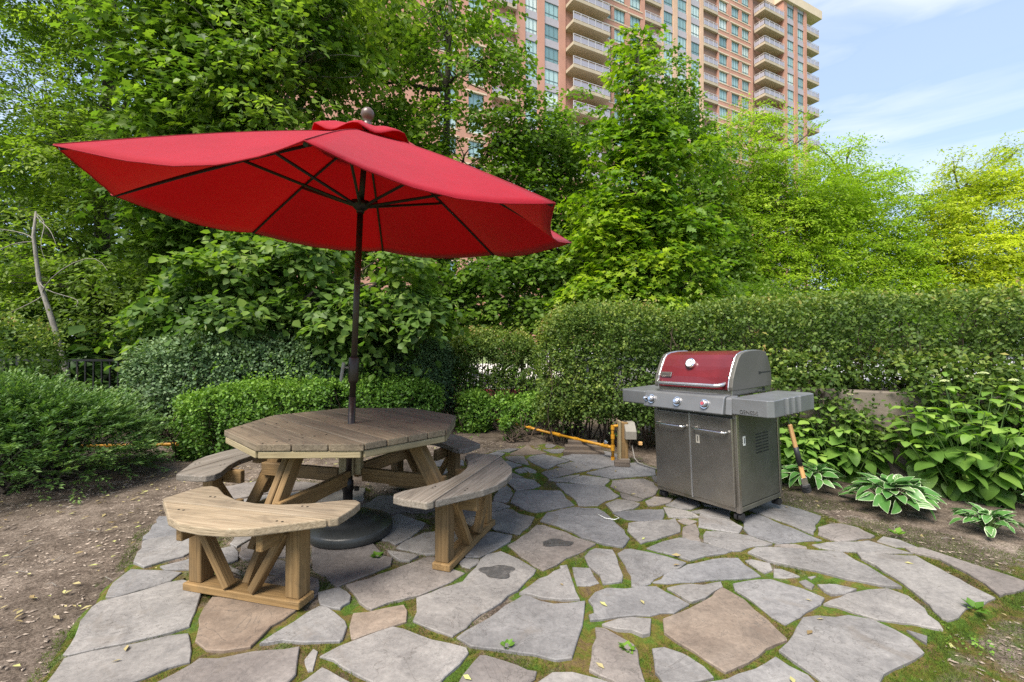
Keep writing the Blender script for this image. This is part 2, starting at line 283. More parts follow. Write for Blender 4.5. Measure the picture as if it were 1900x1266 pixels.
# ------------------------------------------------------------------ object helpers
def tag(o, label=None, cat=None, group=None, kind=None):
    if label: o['label'] = label
    if cat: o['category'] = cat
    if group: o['group'] = group
    if kind: o['kind'] = kind
    return o
def empty(name, loc=(0, 0, 0), rz=0.0):
    o = bpy.data.objects.new(name, None); COL.objects.link(o); o.location = loc; o.rotation_euler = (0, 0, rz); o.empty_display_size = 0.1
    return o
class MB:
    def __init__(s): s.v = []; s.f = []; s.m = []
    def add(s, vs, fs, mi=0):
        k = len(s.v); s.v.extend([tuple(p) for p in vs]); s.f.extend([tuple(i + k for i in f) for f in fs]); s.m.extend([mi] * len(fs)); return s
    def box(s, a, b, mi=0):
        (x0, y0, z0), (x1, y1, z1) = a, b
        return s.add([(x0, y0, z0), (x1, y0, z0), (x1, y1, z0), (x0, y1, z0), (x0, y0, z1), (x1, y0, z1), (x1, y1, z1), (x0, y1, z1)],
                     [(0, 3, 2, 1), (4, 5, 6, 7), (0, 1, 5, 4), (1, 2, 6, 5), (2, 3, 7, 6), (3, 0, 4, 7)], mi)
    def prism(s, poly, z0, z1, mi=0, axis='z'):
        n = len(poly)
        a = sum(poly[i - 1][0] * poly[i][1] - poly[i][0] * poly[i - 1][1] for i in range(n))
        if a < 0: poly = poly[::-1]
        def P(p, z):
            if axis == 'z': return (p[0], p[1], z)
            if axis == 'x': return (z, p[0], p[1])
            return (p[1], z, p[0])
        vs = [P(p, z0) for p in poly] + [P(p, z1) for p in poly]
        return s.add(vs, [tuple(range(n))[::-1], tuple(range(n, 2 * n))] + [(i, (i + 1) % n, (i + 1) % n + n, i + n) for i in range(n)], mi)
    def tube(s, pts, rad, n=8, mi=0, cap=True):
        pts = [Vector(p) for p in pts]
        if isinstance(rad, (int, float)): rad = [rad] * len(pts)
        k0 = len(s.v); ref = None
        for i, p in enumerate(pts):
            d = (pts[min(i + 1, len(pts) - 1)] - pts[max(i - 1, 0)]).normalized()
            if ref is None: ref = d.orthogonal().normalized()
            ref = (ref - d * ref.dot(d)).normalized() if (ref - d * ref.dot(d)).length > 1e-6 else d.orthogonal().normalized()
            q = d.cross(ref)
            for j in range(n):
                a = 2 * math.pi * j / n; s.v.append(tuple(p + (ref * math.cos(a) + q * math.sin(a)) * rad[i]))
        for i in range(len(pts) - 1):
            for j in range(n):
                a = k0 + i * n + j; b_ = k0 + i * n + (j + 1) % n; s.f.append((a, b_, b_ + n, a + n)); s.m.append(mi)
        if cap:
            s.f.append(tuple(range(k0, k0 + n))[::-1]); s.m.append(mi)
            s.f.append(tuple(range(k0 + (len(pts) - 1) * n, k0 + len(pts) * n))); s.m.append(mi)
        return s
    def lathe(s, prof, n=32, c=(0, 0), mi=0):
        k = len(s.v)
        for r, z in prof:
            for j in range(n):
                a = 2 * math.pi * j / n; s.v.append((c[0] + r * math.cos(a), c[1] + r * math.sin(a), z))
        for i in range(len(prof) - 1):
            for j in range(n):
                a = k + i * n + j; b_ = k + i * n + (j + 1) % n; s.f.append((a, b_, b_ + n, a + n)); s.m.append(mi)
        s.f.append(tuple(range(k, k + n))[::-1]); s.m.append(mi); s.f.append(tuple(range(k + (len(prof) - 1) * n, k + len(prof) * n))); s.m.append(mi)
        return s
    def mesh(s, name, mats, smooth=False):
        me = bpy.data.meshes.new(name); me.from_pydata(s.v, [], s.f)
        for m_ in (mats if isinstance(mats, (list, tuple)) else [mats]): me.materials.append(m_)
        if len(set(s.m)) > 1: me.polygons.foreach_set('material_index', s.m)
        if smooth: me.polygons.foreach_set('use_smooth', [True] * len(me.polygons))
        me.update(); return me
    def build(s, name, mats, parent=None, smooth=False, bevel=0.0, seg=1):
        return link(name, s.mesh(name, mats, smooth), parent, bevel, seg)
def link(name, me, parent=None, bevel=0.0, seg=1, loc=None, rot=None):
    o = bpy.data.objects.new(name, me); COL.objects.link(o)
    if parent is not None: o.parent = parent
    if loc is not None: o.location = loc
    if rot is not None: o.rotation_euler = rot
    if bevel:
        b_ = o.modifiers.new("bevel", 'BEVEL'); b_.width = bevel; b_.segments = seg; b_.limit_method = 'ANGLE'; b_.angle_limit = math.radians(35)
    return o
def beam(name, p0, p1, w, h, mat, parent=None, up=(0, 0, 1), bevel=0.004, ext=0.0):
    """a board from p0 to p1, its own X axis along the grain"""
    p0 = Vector(p0); p1 = Vector(p1); d = p1 - p0; Ln = d.length / 2 + ext; x = d.normalized(); z = Vector(up); z = (z - x * z.dot(x)).normalized(); y = z.cross(x)
    o = MB().box((-Ln, -w / 2, -h / 2), (Ln, w / 2, h / 2)).build(name, mat, parent, bevel=bevel)
    M = Matrix((x, y, z)).transposed().to_4x4(); M.translation = (p0 + p1) / 2; o.matrix_local = M
    return o

# leaf clouds -------------------------------------------------------
SHAPES = {
 'heart': (np.array([(0, 0, 0), (.30, .46, .07), (.68, .34, .04), (1, 0, -.10), (.68, -.34, .04), (.30, -.46, .07)]), [(0, 3, 2, 1), (0, 5, 4, 3)]),
 'lance': (np.array([(0, 0, 0), (.45, .22, .05), (1, 0, -.05), (.45, -.22, .05)]), [(0, 2, 1), (0, 3, 2)]),
 'oval': (np.array([(0, 0, 0), (.5, .34, .07), (1, 0, -.03), (.5, -.34, .07)]), [(0, 2, 1), (0, 3, 2)]),
 'needle': (np.array([(0, .05, 0), (1, 0, 0), (0, -.05, 0)]), [(0, 1, 2)]),
 'maple': (np.array([(0, 0, 0), (.02, .50, .03), (.30, .26, .04), (.52, .56, 0), (.62, .20, .03), (1, 0, -.08), (.62, -.20, .03), (.52, -.56, 0), (.30, -.26, .04), (.02, -.50, .03)]),
           [(0, 2, 1), (0, 4, 3, 2), (0, 5, 4), (0, 6, 5), (0, 8, 7, 6), (0, 9, 8)]),
}
def unit(a): return a / np.maximum(np.linalg.norm(a, axis=1, keepdims=True), 1e-9)
def leaf_cloud(name, P, D, Nn, size, shape, mat, var, parent=None, extra_mats=(), widths=None):
    T, F = SHAPES[shape]; n = len(P); k = len(T)
    D = unit(D); Nn = unit(Nn - D * (Nn * D).sum(1, keepdims=True)); C = np.cross(Nn, D)
    w = np.ones(n) if widths is None else widths
    V = (P[:, None, :] + size[:, None, None] * (T[None, :, 0:1] * D[:, None, :] + T[None, :, 1:2] * C[:, None, :] * w[:, None, None] + T[None, :, 2:3] * Nn[:, None, :])).reshape(-1, 3)
    lens = np.array([len(f) for f in F]); flat = np.concatenate([np.array(f) for f in F])
    loops = (flat[None, :] + (np.arange(n) * k)[:, None]).ravel()
    tot = np.tile(lens, n); start = np.concatenate([[0], np.cumsum(tot)[:-1]])
    me = bpy.data.meshes.new(name)
    me.vertices.add(len(V)); me.vertices.foreach_set('co', V.astype(np.float32).ravel())
    me.loops.add(len(loops)); me.loops.foreach_set('vertex_index', loops.astype(np.int32))
    me.polygons.add(len(tot)); me.polygons.foreach_set('loop_start', start.astype(np.int32)); me.polygons.foreach_set('loop_total', tot.astype(np.int32))
    at = me.attributes.new('v', 'FLOAT', 'POINT'); at.data.foreach_set('value', np.repeat(var, k).astype(np.float32))
    me.materials.append(mat); me.update(calc_edges=True)
    return link(name, me, parent)
def nfield(P, f=1.0, seed=0.0):
    x, y, z = P[:, 0] * f + seed, P[:, 1] * f - seed * 1.7, P[:, 2] * f + seed * .6
    return (np.sin(1.7 * x + 1.3 * np.sin(2.1 * y)) + np.sin(2.3 * y + 1.1 * np.sin(1.9 * z)) + np.sin(2.0 * z + 1.4 * np.sin(2.6 * x)) + .6 * np.sin(4.1 * x + 3.3 * y) + .6 * np.sin(4.7 * z - 3.1 * y)) / 4.2
def sprays(blobs, n, per, L, width, droop, shell=0.45, thr=-0.35, nf=1.1, seed=1.0, flat=0.25, center=None):
    """twig sprays spread through a crown made of ellipsoids; returns leaf positions, directions, normals and spray starts"""
    B = np.array(blobs, float); vol = B[:, 3] * B[:, 4] * B[:, 5]; pr = vol ** .75; pr /= pr.sum()
    idx = rng.choice(len(B), n * 3, p=pr); d = unit(rng.normal(size=(n * 3, 3))); r = rng.random(n * 3) ** shell
    P0 = B[idx, :3] + d * r[:, None] * B[idx, 3:6]
    keep = nfield(P0, nf, seed) > thr; P0 = P0[keep][:n]; d = d[keep][:n]; r = r[keep][:n]; idx = idx[keep][:n]; m_ = len(P0)
    out = d * np.array([1, 1, .35]); out = unit(out + rng.normal(size=(m_, 3)) * .45)
    t = rng.random((m_, per)); side = rng.choice([-1, 1], (m_, per))
    lat = unit(np.cross(out, np.array([0, 0, 1.0]))); Ls = L * (.6 + .8 * rng.random(m_))
    P = P0[:, None, :] + out[:, None, :] * (t * Ls[:, None])[..., None] + lat[:, None, :] * (side * rng.random((m_, per)) * width)[..., None]
    P[..., 2] -= droop * (t ** 2) * Ls[:, None] + rng.random((m_, per)) * width * flat
    P += rng.normal(size=P.shape) * width * .12
    D = out[:, None, :] * .6 + lat[:, None, :] * side[..., None] * .8 + rng.normal(size=P.shape) * .35; D[..., 2] -= .25 + droop * .5 * t
    Nn = np.array([0, 0, 1.0]) + out[:, None, :] * .45 + rng.normal(size=P.shape) * .42
    tone = rng.random(m_)
    return P.reshape(-1, 3), D.reshape(-1, 3), Nn.reshape(-1, 3), np.repeat(tone, per), P0, idx, r
def limb(mb, a, b, r0, r1, wig=0.08, k=6, n=6, sag=0.0):
    a = np.array(a, float); b = np.array(b, float); Ln = np.linalg.norm(b - a); pts = []
    o1 = rng.normal(size=3) * wig * Ln; o2 = rng.normal(size=3) * wig * Ln * .5
    for i in range(k + 1):
        t = i / k; pts.append(a + (b - a) * t + o1 * math.sin(math.pi * t) + o2 * math.sin(2 * math.pi * t) + np.array([0, 0, sag * Ln * math.sin(math.pi * t)]))
    mb.tube(pts, [r0 + (r1 - r0) * (i / k) for i in range(k + 1)], n, cap=False); return pts
def tree(name, base, trunk_pts, r0, blobs, n, per, size, shape, mat, label, L=0.5, width=0.14, droop=0.3, bk=None, shell=0.45, thr=-0.35, nf=1.1, seed=1.0,
         twigs=60, cat='tree', group=None, bright=0.0, forks=(), bract=0, flat=0.25, sizevar=0.35, yrange=None, limb_r=0.030):
    bk = bk or BARK
    bx, by, bz = base; root = empty(name, base); tag(root, label, cat, group)
    tp = [(x - bx, y - by, z - bz) for x, y, z in trunk_pts]
    mb = MB(); k = len(tp); mb.tube(tp, [r0 * (1 - .75 * i / (k - 1)) for i in range(k)], 10)
    bl = [(b_[0] - bx, b_[1] - by, b_[2] - bz, *b_[3:]) for b_ in blobs]
    P, D, Nn, tone, P0, idx, r = sprays(bl, n, per, L, width, droop, shell, thr, nf, seed, flat)
    bmb = MB()
    T = np.array(tp)
    for bi, b_ in enumerate(bl):
        c = np.array(b_[:3]); ztar = max(tp[0][2] + .25 * (T[-1, 2] - T[0, 2]), c[2] - .5 * np.linalg.norm(c[:2] - T[0, :2]) - .3)
        j = np.argmin(abs(T[:, 2] - ztar)); 
        j2 = min(len(T) - 1, j + 1); lp = limb(bmb, T[j], c, r0 * .38, limb_r * .7, .05, 7, 6, .04)
        mine = np.where(idx == bi)[0]
        if len(mine):
            for q in rng.choice(mine, min(len(mine), max(4, int(twigs * len(mine) / len(idx)))), replace=False):
                s0 = lp[rng.integers(3, 8)] if len(lp) > 7 else lp[-1]
                limb(bmb, s0, P0[q], limb_r * .5, .004, .06, 4, 4, .03)
    for (a, b_, ra, rb) in forks:
        limb(bmb, (a[0] - bx, a[1] - by, a[2] - bz), (b_[0] - bx, b_[1] - by, b_[2] - bz), ra, rb, .04, 8, 7)
    mb.build('trunk', bk, root, smooth=True); bmb.build('branches', bk, root, smooth=True)
    var = np.clip(tone * .34 + rng.random(len(P)) * .28 + .42 * (nfield(P, .9, seed + 3) * .5 + .5) + bright, 0, 1)
    sz = size * (1 - sizevar / 2 + sizevar * rng.random(len(P)))
    leaf_cloud('crown', P, D, Nn, sz, shape, mat, var, root)
    if bract:
        q = rng.choice(len(P), bract, replace=False); Dd = rng.normal(size=(bract, 3)) * .35 + np.array([0, 0, -1.0])
        tag(leaf_cloud('bracts', P[q], Dd, rng.normal(size=(bract, 3)), size * (.7 + .4 * rng.random(bract)), 'lance', G['bract'], rng.random(bract), root, widths=np.full(bract, .6)), kind='stuff')
    return root
# flagstone outlines, millimetres on the ground, one stone per line
STONES = """-2327,2865 -2307,2905 -2259,2932 -2142,2974 -2012,3047 -1946,2974 -1912,2905 -1925,2664 -1993,2605 -2051,2533 -2157,2592 -2237,2719
-1969,2542 -1880,2603 -1807,2727 -1713,2796 -1639,2719 -1578,2619 -1705,2498 -1808,2503 -1911,2507
-2002,2242 -2079,2370 -2102,2511 -2021,2503 -1892,2482 -1796,2473 -1796,2387 -1884,2299 -1955,2242
-1798,1824 -1857,1937 -1931,2040 -1983,2146 -1979,2195 -1917,2237 -1851,2294 -1790,2364 -1727,2387 -1550,2273 -1503,2183 -1475,2109 -1419,2003 -1520,1945 -1618,1890 -1720,1848 -1772,1821
-1707,1669 -1736,1735 -1770,1804 -1700,1841 -1560,1893 -1460,1930 -1390,1952 -1343,1900 -1257,1782 -1322,1748 -1370,1700 -1404,1669 -1434,1628 -1693,1628
-1444,2109 -1454,2155 -1470,2237 -1322,2242 -1004,2136 -1033,2057 -1063,2007 -1071,1915 -1078,1868 -1169,1851 -1241,1848 -1324,1908 -1356,1960 -1382,2016
-1304,1669 -1248,1766 -1230,1798 -1160,1801 -1102,1824 -872,1866 -849,1798 -814,1712 -825,1669 -832,1633 -1324,1633
-1048,1890 -975,2032 -916,2155 -883,2155 -828,2109 -750,2040 -730,1999 -713,1915 -723,1904 -864,1900 -961,1904
-969,2273 -880,2315 -830,2273 -795,2247 -784,2193 -806,2164 -812,2136 -842,2146 -911,2169 -944,2222
-855,2342 -665,2482 -516,2640 -467,2661 -403,2592 -321,2507 -260,2464 -316,2376 -363,2337 -514,2232 -598,2193 -663,2136 -687,2146 -768,2242
-1112,2526 -1065,2476 -1001,2440 -934,2364 -898,2331 -848,2387 -758,2482 -682,2559 -697,2640 -755,2668 -817,2765 -888,2860 -1101,2893 -1252,2843 -1211,2734
-733,2100 -669,2105 -600,2141 -515,2164 -493,2118 -479,2036 -558,1991 -620,1952 -663,1921 -678,1922 -710,2007
-763,1817 -708,1865 -637,1930 -525,1999 -420,1952 -339,1908 -187,1858 -177,1831 -200,1772 -252,1706 -267,1669 -293,1628 -445,1633 -592,1729 -703,1791
-817,1798 -808,1858 -793,1838 -763,1735 -776,1735 -803,1772
-777,1669 -767,1689 -729,1748 -702,1735 -645,1700 -588,1669 -530,1633 -791,1633
-1457,2612 -1422,2633 -1329,2605 -1235,2572 -1140,2576 -1125,2526 -1174,2446 -1223,2446 -1318,2464 -1374,2422 -1430,2513
-1372,2326 -1363,2381 -1300,2430 -1181,2434 -1076,2430 -1022,2404 -989,2326 -979,2262 -984,2212 -1050,2188 -1233,2222 -1331,2257
-1664,2796 -1648,2876 -1611,2927 -1506,2980 -1352,2860 -1320,2749 -1334,2734 -1311,2661 -1462,2633 -1550,2626 -1606,2675
-746,2734 -637,2704 -548,2668 -587,2605 -648,2612 -703,2675
-867,3254 -819,3324 -687,3204 -601,3155 -601,3093 -658,2932 -721,2813 -780,2865 -818,2878 -939,2989 -924,3139
-708,2772 -670,2876 -584,2989 -435,3043 -339,2998 -332,2811 -419,2697 -513,2693 -588,2727
-1169,3415 -1124,3552 -1074,3722 -867,3700 -674,3656 -539,3492 -624,3351 -821,3360 -920,3306 -958,3047 -1116,3204
-2489,3837 -2506,3959 -2265,4172 -2117,4144 -1844,4090 -1682,4037 -1677,3985 -1823,3873 -2081,3779 -2257,3624 -2400,3722
-2194,3593 -2050,3722 -1860,3790 -1778,3825 -1742,3700 -1803,3532 -1914,3476 -2021,3492
-1540,3512 -1533,3700 -1433,3910 -1272,3922 -1187,3614 -1339,3614 -1464,3532
-2343,2878 -2427,3047 -2534,3272 -2276,3204 -1979,3139 -1872,3018 -2038,3040 -2154,2981 -2253,2925
-1881,3062 -1860,3378 -1694,3453 -1455,3378 -1364,3139 -1373,3047 -1483,2905 -1606,2918 -1786,2974
-1754,2827 -1800,2998 -1776,3169 -1637,3130 -1618,2980 -1672,2893 -1689,2780
26,3825 162,3861 408,3849 436,3700 477,3512 280,3415 174,3360 108,3397 48,3492 -8,3572 14,3722
201,3196 260,3342 477,3463 644,3430 680,3360 704,3254 730,3093 750,2905 692,2813 669,2788 551,2839 451,2925 403,3010 316,3100
-23,2811 64,2932 180,3108 218,3116 394,2946 512,2819 322,2647 255,2565 173,2495 120,2559 32,2704
-161,3351 -42,3425 6,3412 59,3324 156,3254 105,3093 50,2974 29,2971 -116,3047 -155,3100
-178,3552 -122,3576 -18,3476 -69,3434 -162,3369
-267,2727 -150,3003 -126,3003 0,2946 -23,2865 -83,2769 -187,2654 -274,2661
-296,2592 -272,2640 -192,2626 -189,2592 -235,2526 -281,2545
-463,2227 -446,2109 -445,2044 -392,2007 -257,1937 -246,1960 -137,2092 27,2304 89,2404 136,2507 -8,2661 -63,2716 -142,2675 -178,2619 -197,2526 -263,2381 -403,2268
-232,1930 -203,1968 -110,2066 49,2252 83,2247 142,2202 199,2174 356,2202 337,2118 301,2016 261,1879 237,1801 173,1795 85,1824 -38,1851 -170,1875 -205,1900
38,2278 97,2326 143,2404 275,2513 275,2545 311,2552 315,2348 325,2217 242,2212 149,2232 95,2262
341,2539 433,2520 437,2440 451,2370 403,2348 335,2342 335,2452
424,2661 470,2734 509,2765 608,2742 607,2619 581,2381 526,2376 470,2359 476,2452 437,2545
633,2704 687,2757 723,2765 813,2719 995,2592 846,2476 710,2376 639,2331 620,2348 638,2440 637,2559
377,2212 418,2273 484,2315 573,2302 740,2337 843,2169 746,2109 571,2085 485,2074 409,2057 353,2057 356,2087 381,2096 390,2164
402,2020 479,2049 543,2057 628,2049 591,1952 557,1946 521,1976 454,1984
371,1991 405,1987 451,1930 500,1879 507,1844 488,1766 482,1669 479,1633 402,1633 371,1677 336,1712 301,1745 334,1865
-128,1817 -105,1817 -41,1785 16,1760 60,1735 94,1726 79,1694 53,1669 3,1633 -229,1633 -197,1672 -180,1712 -152,1779
91,1669 154,1723 230,1718 329,1677 353,1669 386,1633 44,1633
682,2057 775,2100 890,2164 1074,2315 1089,2299 1126,2202 1144,2040 1164,1922 1155,1908 1042,1858 922,1779 807,1723 761,1798 732,1838 654,1960
1147,2359 1238,2387 1370,2398 1423,2348 1472,2315 1524,2222 1418,2146 1314,2074 1211,2016 1189,2074 1158,2212 1138,2304
790,2315 874,2337 1094,2359 1075,2331 946,2232 873,2188 854,2198
734,2376 877,2476 989,2559 1218,2640 1314,2633 1311,2552 1336,2434 1202,2410 1079,2404 886,2370
820,2765 946,2852 1074,2910 1129,2901 1199,2827 1330,2734 1268,2704 1131,2668 1026,2619 939,2690
576,1851 623,1855 681,1824 703,1811 740,1748 756,1697 689,1677 553,1669 552,1706 543,1723 562,1798
853,1712 933,1741 1051,1811 1074,1760 1105,1706 1114,1669 1127,1633 602,1633 705,1666 799,1689
1321,2066 1540,2083 1622,2049 1663,1976 1683,1915 1660,1834 1588,1798 1498,1760 1405,1712 1330,1666 1284,1633 1149,1633 1127,1729 1087,1848 1149,1893 1249,1991
1491,2178 1605,2222 1673,2262 1802,2304 1910,2310 1955,2242 1937,2136 1873,1980 1845,1991 1778,2028 1649,2057 1586,2109 1540,2155
2061,2712 2159,2690 2368,2654 2362,2513 2352,2348 2364,2227 2140,2136 1961,2044 1955,2066 1993,2174 2021,2304 2039,2428 2048,2552 2027,2633
1411,2712 1487,2765 1576,2775 1719,2749 1968,2704 1968,2599 1988,2470 1983,2320 1909,2337 1768,2398 1610,2526 1470,2612
2398,2772 2502,2757 2548,2675 2608,2539 2662,2416 2680,2348 2573,2304 2408,2247 2458,2359 2481,2476 2475,2633 2386,2719
2309,2868 2401,2936 2460,2885 2481,2780 2356,2788
2081,3081 2200,3130 2277,3139 2343,3072 2349,2944 2299,2918 2066,2868 2032,2901 2006,2971
1861,2819 2038,2860 2259,2868 2322,2772 2380,2697 2203,2712 1976,2734 1877,2780
1624,2811 1756,2819 1806,2788 1789,2772 1676,2780
1762,3468 1889,3593 2038,3619 2086,3517 2182,3420 2235,3285 2148,3180 2082,3130 1967,2962 1947,3053 1878,3221 1803,3351
1632,3221 1758,3328 1801,3302 1888,3081 1970,2885 1829,2868 1654,2839 1546,2971 1575,3062
1292,3018 1473,2981 1538,2941 1617,2822 1487,2803 1378,2734 1330,2727 1266,2788 1209,2865 1256,2960
1388,3333 1450,3263 1540,3221 1552,3139 1572,3093 1495,2989 1381,3040 1269,3093 1318,3204
809,3155 938,3188 1170,3229 1117,3010 980,2932 799,2832 791,2905 783,3032
742,3351 889,3387 1142,3415 1073,3221 910,3201 806,3221
1158,3444 1244,3415 1318,3342 1343,3258 1283,3254 1204,3251 1126,3272 1137,3360
1177,3212 1234,3246 1303,3191 1228,3147 1194,3155
1161,3077 1200,3108 1272,3132 1223,2989 1186,2865 1132,2871 1100,2925
729,3532 844,3631 954,3583 997,3532 915,3434 749,3369
908,3779 986,3700 1045,3624 1007,3593 922,3624 894,3689
911,4131 1062,4172 1216,4186 1270,4063 1245,3885 1192,3767 1061,3652 1005,3745 920,3825 868,3972
1058,3593 1163,3700 1296,3656 1237,3572 1101,3502 1048,3512
1188,3512 1281,3593 1348,3678 1479,3656 1455,3512 1351,3425 1282,3425 1231,3473
1332,3378 1429,3415 1488,3425 1638,3397 1552,3246 1457,3280 1398,3342
1517,3678 1606,3614 1693,3425 1650,3406 1490,3512
720,4378 1034,4605 1199,4710 1327,4764 1427,4538 1366,4317 1173,4273 926,4200 834,4287
1318,4273 1374,4287 1311,4090 1295,4144
390,4068 649,4010 805,3985 835,3922 871,3722 826,3656 751,3614 658,3502 512,3512 506,3614 450,3814
513,4086 584,4225 668,4303 892,4195 897,4136 807,3994 684,4022
289,4384 444,4537 533,4555 609,4400 475,4287 339,4195
337,4165 649,4329 497,4098 394,4112
460,4645 610,4778 692,4778 804,4526 616,4384 532,4544
543,5003 678,5135 1042,5322 1123,5227 1240,5025 1240,4858 1155,4720 819,4526 693,4786
168,4919 247,5046 349,5113 614,4845 481,4709 348,4537 222,4739
181,4995 247,5082 239,4990
-74,4995 54,5046 129,5042 178,4682 51,4766 -41,4898
-27,5113 116,5421 191,5603 252,5371 316,5298 396,5167 131,5099
-282,5113 -178,5251 -82,5181 -138,5016 -233,4990
-184,5274 -34,5396 98,5396 -33,5236
-100,4817 -51,4837 98,4664 -76,4519
24,4485 88,4565 149,4417 66,4384
103,4572 147,4590 245,4451 224,4377 169,4410
-73,4345 10,4384 104,4231 -53,4213
-54,4136 -17,4189 125,4189 202,4130 254,3994 184,3914 33,3857 -15,3994
371,5361 596,5386 635,5376 566,5213 464,5190
408,5593 449,5702 542,5593 488,5457 412,5472
-148,3700 -66,4063 -18,3910 0,3790 -29,3603 -65,3572 -145,3618
-435,3342 -385,3434 -281,3512 -183,3512 -176,3378 -302,3275 -406,3221
-361,3191 -293,3251 -164,3280 -161,3147 -282,3127
-971,4896 -878,4927 -698,4839 -524,4846 -497,4682 -668,4633 -868,4612
-848,4505 -657,4555 -627,4409 -710,4273 -844,4258
-576,4710 -515,4809 -499,4657
1454,2517 1489,2513 1524,2467 1539,2434 1457,2418 1401,2436
1508,2385 1554,2401 1557,2351 1533,2317 1518,2344
1581,2351 1674,2351 1748,2304 1665,2275 1586,2259 1580,2299
1351,2616 1387,2629 1466,2582 1437,2510 1378,2472 1362,2510
1583,2431 1633,2434 1588,2407
1727,1982 1772,1940 1723,1892 1720,1930"""
# ------------------------------------------------------------------ ground
def grid_sheet(name, x0, x1, y0, y1, step, zfun, mat, vfun=None, keep=None):
    xs = np.arange(x0, x1 + step / 2, step); ys = np.arange(y0, y1 + step / 2, step)
    X, Y = np.meshgrid(xs, ys); P = np.c_[X.ravel(), Y.ravel()]; z = zfun(P)
    V = np.c_[P, z]; nx, ny = len(xs), len(ys)
    i = (np.arange(ny - 1)[:, None] * nx + np.arange(nx - 1)[None, :]).ravel()
    F = np.c_[i, i + 1, i + nx + 1, i + nx]
    if keep is not None: F = F[keep(P)[F].any(axis=1)]
    used = np.unique(F); remap = -np.ones(len(V), int); remap[used] = np.arange(len(used)); V = V[used]; F = remap[F]; P = P[used]
    me = bpy.data.meshes.new(name); me.vertices.add(len(V)); me.vertices.foreach_set('co', V.astype(np.float32).ravel())
    me.loops.add(len(F) * 4); me.loops.foreach_set('vertex_index', F.ravel().astype(np.int32)); me.polygons.add(len(F))
    me.polygons.foreach_set('loop_start', (np.arange(len(F)) * 4).astype(np.int32)); me.polygons.foreach_set('loop_total', np.full(len(F), 4, np.int32))
    me.polygons.foreach_set('use_smooth', np.ones(len(F), bool))
    if vfun is not None:
        at = me.attributes.new('v', 'FLOAT', 'POINT'); at.data.foreach_set('value', vfun(P).astype(np.float32))
    me.materials.append(mat); me.update(calc_edges=True); return link(name, me)
def n2(P, f, s=0.0): return nfield(np.c_[P, np.full(len(P), s)], f, s)
polys = [np.array([tuple(map(int, t.split(','))) for t in ln.split()], float) / 1000 for ln in STONES.split('\n')]
for i, p in enumerate(polys):
    a = .5 * sum(p[j - 1][0] * p[j][1] - p[j][0] * p[j - 1][1] for j in range(len(p)))
    if a < 0: polys[i] = p[::-1]
SEG = np.concatenate([np.c_[p, np.roll(p, -1, axis=0)] for p in polys])
def dist_stones(P):
    """distance to the nearest stone edge, negative inside a stone"""
    d = np.full(len(P), 9.0); ins = np.zeros(len(P), bool)
    for s0 in range(0, len(P), 8000):
        Q = P[s0:s0 + 8000]; A = SEG[:, :2]; Bv = SEG[:, 2:] - A
        w = Q[:, None, :] - A[None]; t = np.clip((w * Bv[None]).sum(2) / np.maximum((Bv ** 2).sum(1), 1e-9)[None], 0, 1)
        d[s0:s0 + 8000] = np.sqrt(((w - t[..., None] * Bv[None]) ** 2).sum(2)).min(1)
    for p in polys:
        lo = p.min(0); hi = p.max(0); m_ = np.where((P[:, 0] > lo[0]) & (P[:, 0] < hi[0]) & (P[:, 1] > lo[1]) & (P[:, 1] < hi[1]))[0]
        if not len(m_): continue
        Q = P[m_]; c = np.zeros(len(Q), bool); q = np.roll(p, 1, axis=0)
        for (x1, y1), (x2, y2) in zip(p, q):
            if y1 == y2: continue
            c ^= ((y1 > Q[:, 1]) != (y2 > Q[:, 1])) & (Q[:, 0] < (x2 - x1) * (Q[:, 1] - y1) / (y2 - y1) + x1)
        ins[m_[c]] = True
    return np.where(ins, -d, d)
def wallside(P):   # > 0 behind the retaining wall line
    return (P[:, 0] - 1.85) * 0.447 + (P[:, 1] - 4.86) * 0.894
def gz(P):
    edge = np.minimum.reduce([P[:, 0] + 9, 7 - P[:, 0], P[:, 1] - .4, 11 - P[:, 1]])
    z = .022 * n2(P, 1.4, 2) + .009 * n2(P, 6, 5) + .005 * n2(P, 17, 9) - .006
    right = np.clip((P[:, 0] - 2.2) * .6, 0, 1) * np.clip((P[:, 1] - 2.6), 0, 1)
    z += .05 * right
    ds = DG
    w_ = np.clip((ds - .07) / .40, 0, 1); w_ = w_ * w_ * (3 - 2 * w_); z = z * w_ - .007 * (1 - w_) + (1 - w_) * .004 * n2(P, 9, 4)
    return np.where(edge < .12, -.06, z)
def gmoss(P):
    right = np.clip((P[:, 0] - 1.0) / .5, 0, 1) * np.clip(1 - (DG - .12) / .75, 0, 1)
    low = np.clip((P[:, 0] - 1.7) / .4, 0, 1) * np.clip((2.75 - P[:, 1]) / .4, 0, 1)
    left = .08 * np.clip(1 - DG / .12, 0, 1)
    return np.clip(np.maximum.reduce([right * (.45 + .6 * n2(P, 2.2, 31)), .95 * (P[:, 0] > -.9) * np.clip(1.3 - DG / .16, 0, 1), low * (.5 + .5 * n2(P, 2.0, 33)), left]), 0, 1) * .8
xs = np.arange(-9, 7.02, .05); ys = np.arange(.4, 11.02, .05)
_X, _Y = np.meshgrid(xs, ys); _P = np.c_[_X.ravel(), _Y.ravel()]
DG = np.full(len(_P), 9.0); near = (_P[:, 0] > -3.2) & (_P[:, 0] < 4.2) & (_P[:, 1] < 7); DG[near] = dist_stones(_P[near])
g = grid_sheet('garden_soil', -9, 7, .4, 11, .05, gz, SOIL, None)
at = g.data.attributes.new('v', 'FLOAT', 'POINT'); co = np.zeros(len(g.data.vertices) * 3, np.float32); g.data.vertices.foreach_get('co', co)
at.data.foreach_set('value', gmoss(co.reshape(-1, 3)[:, :2]).astype(np.float32)); tag(g, kind='structure')
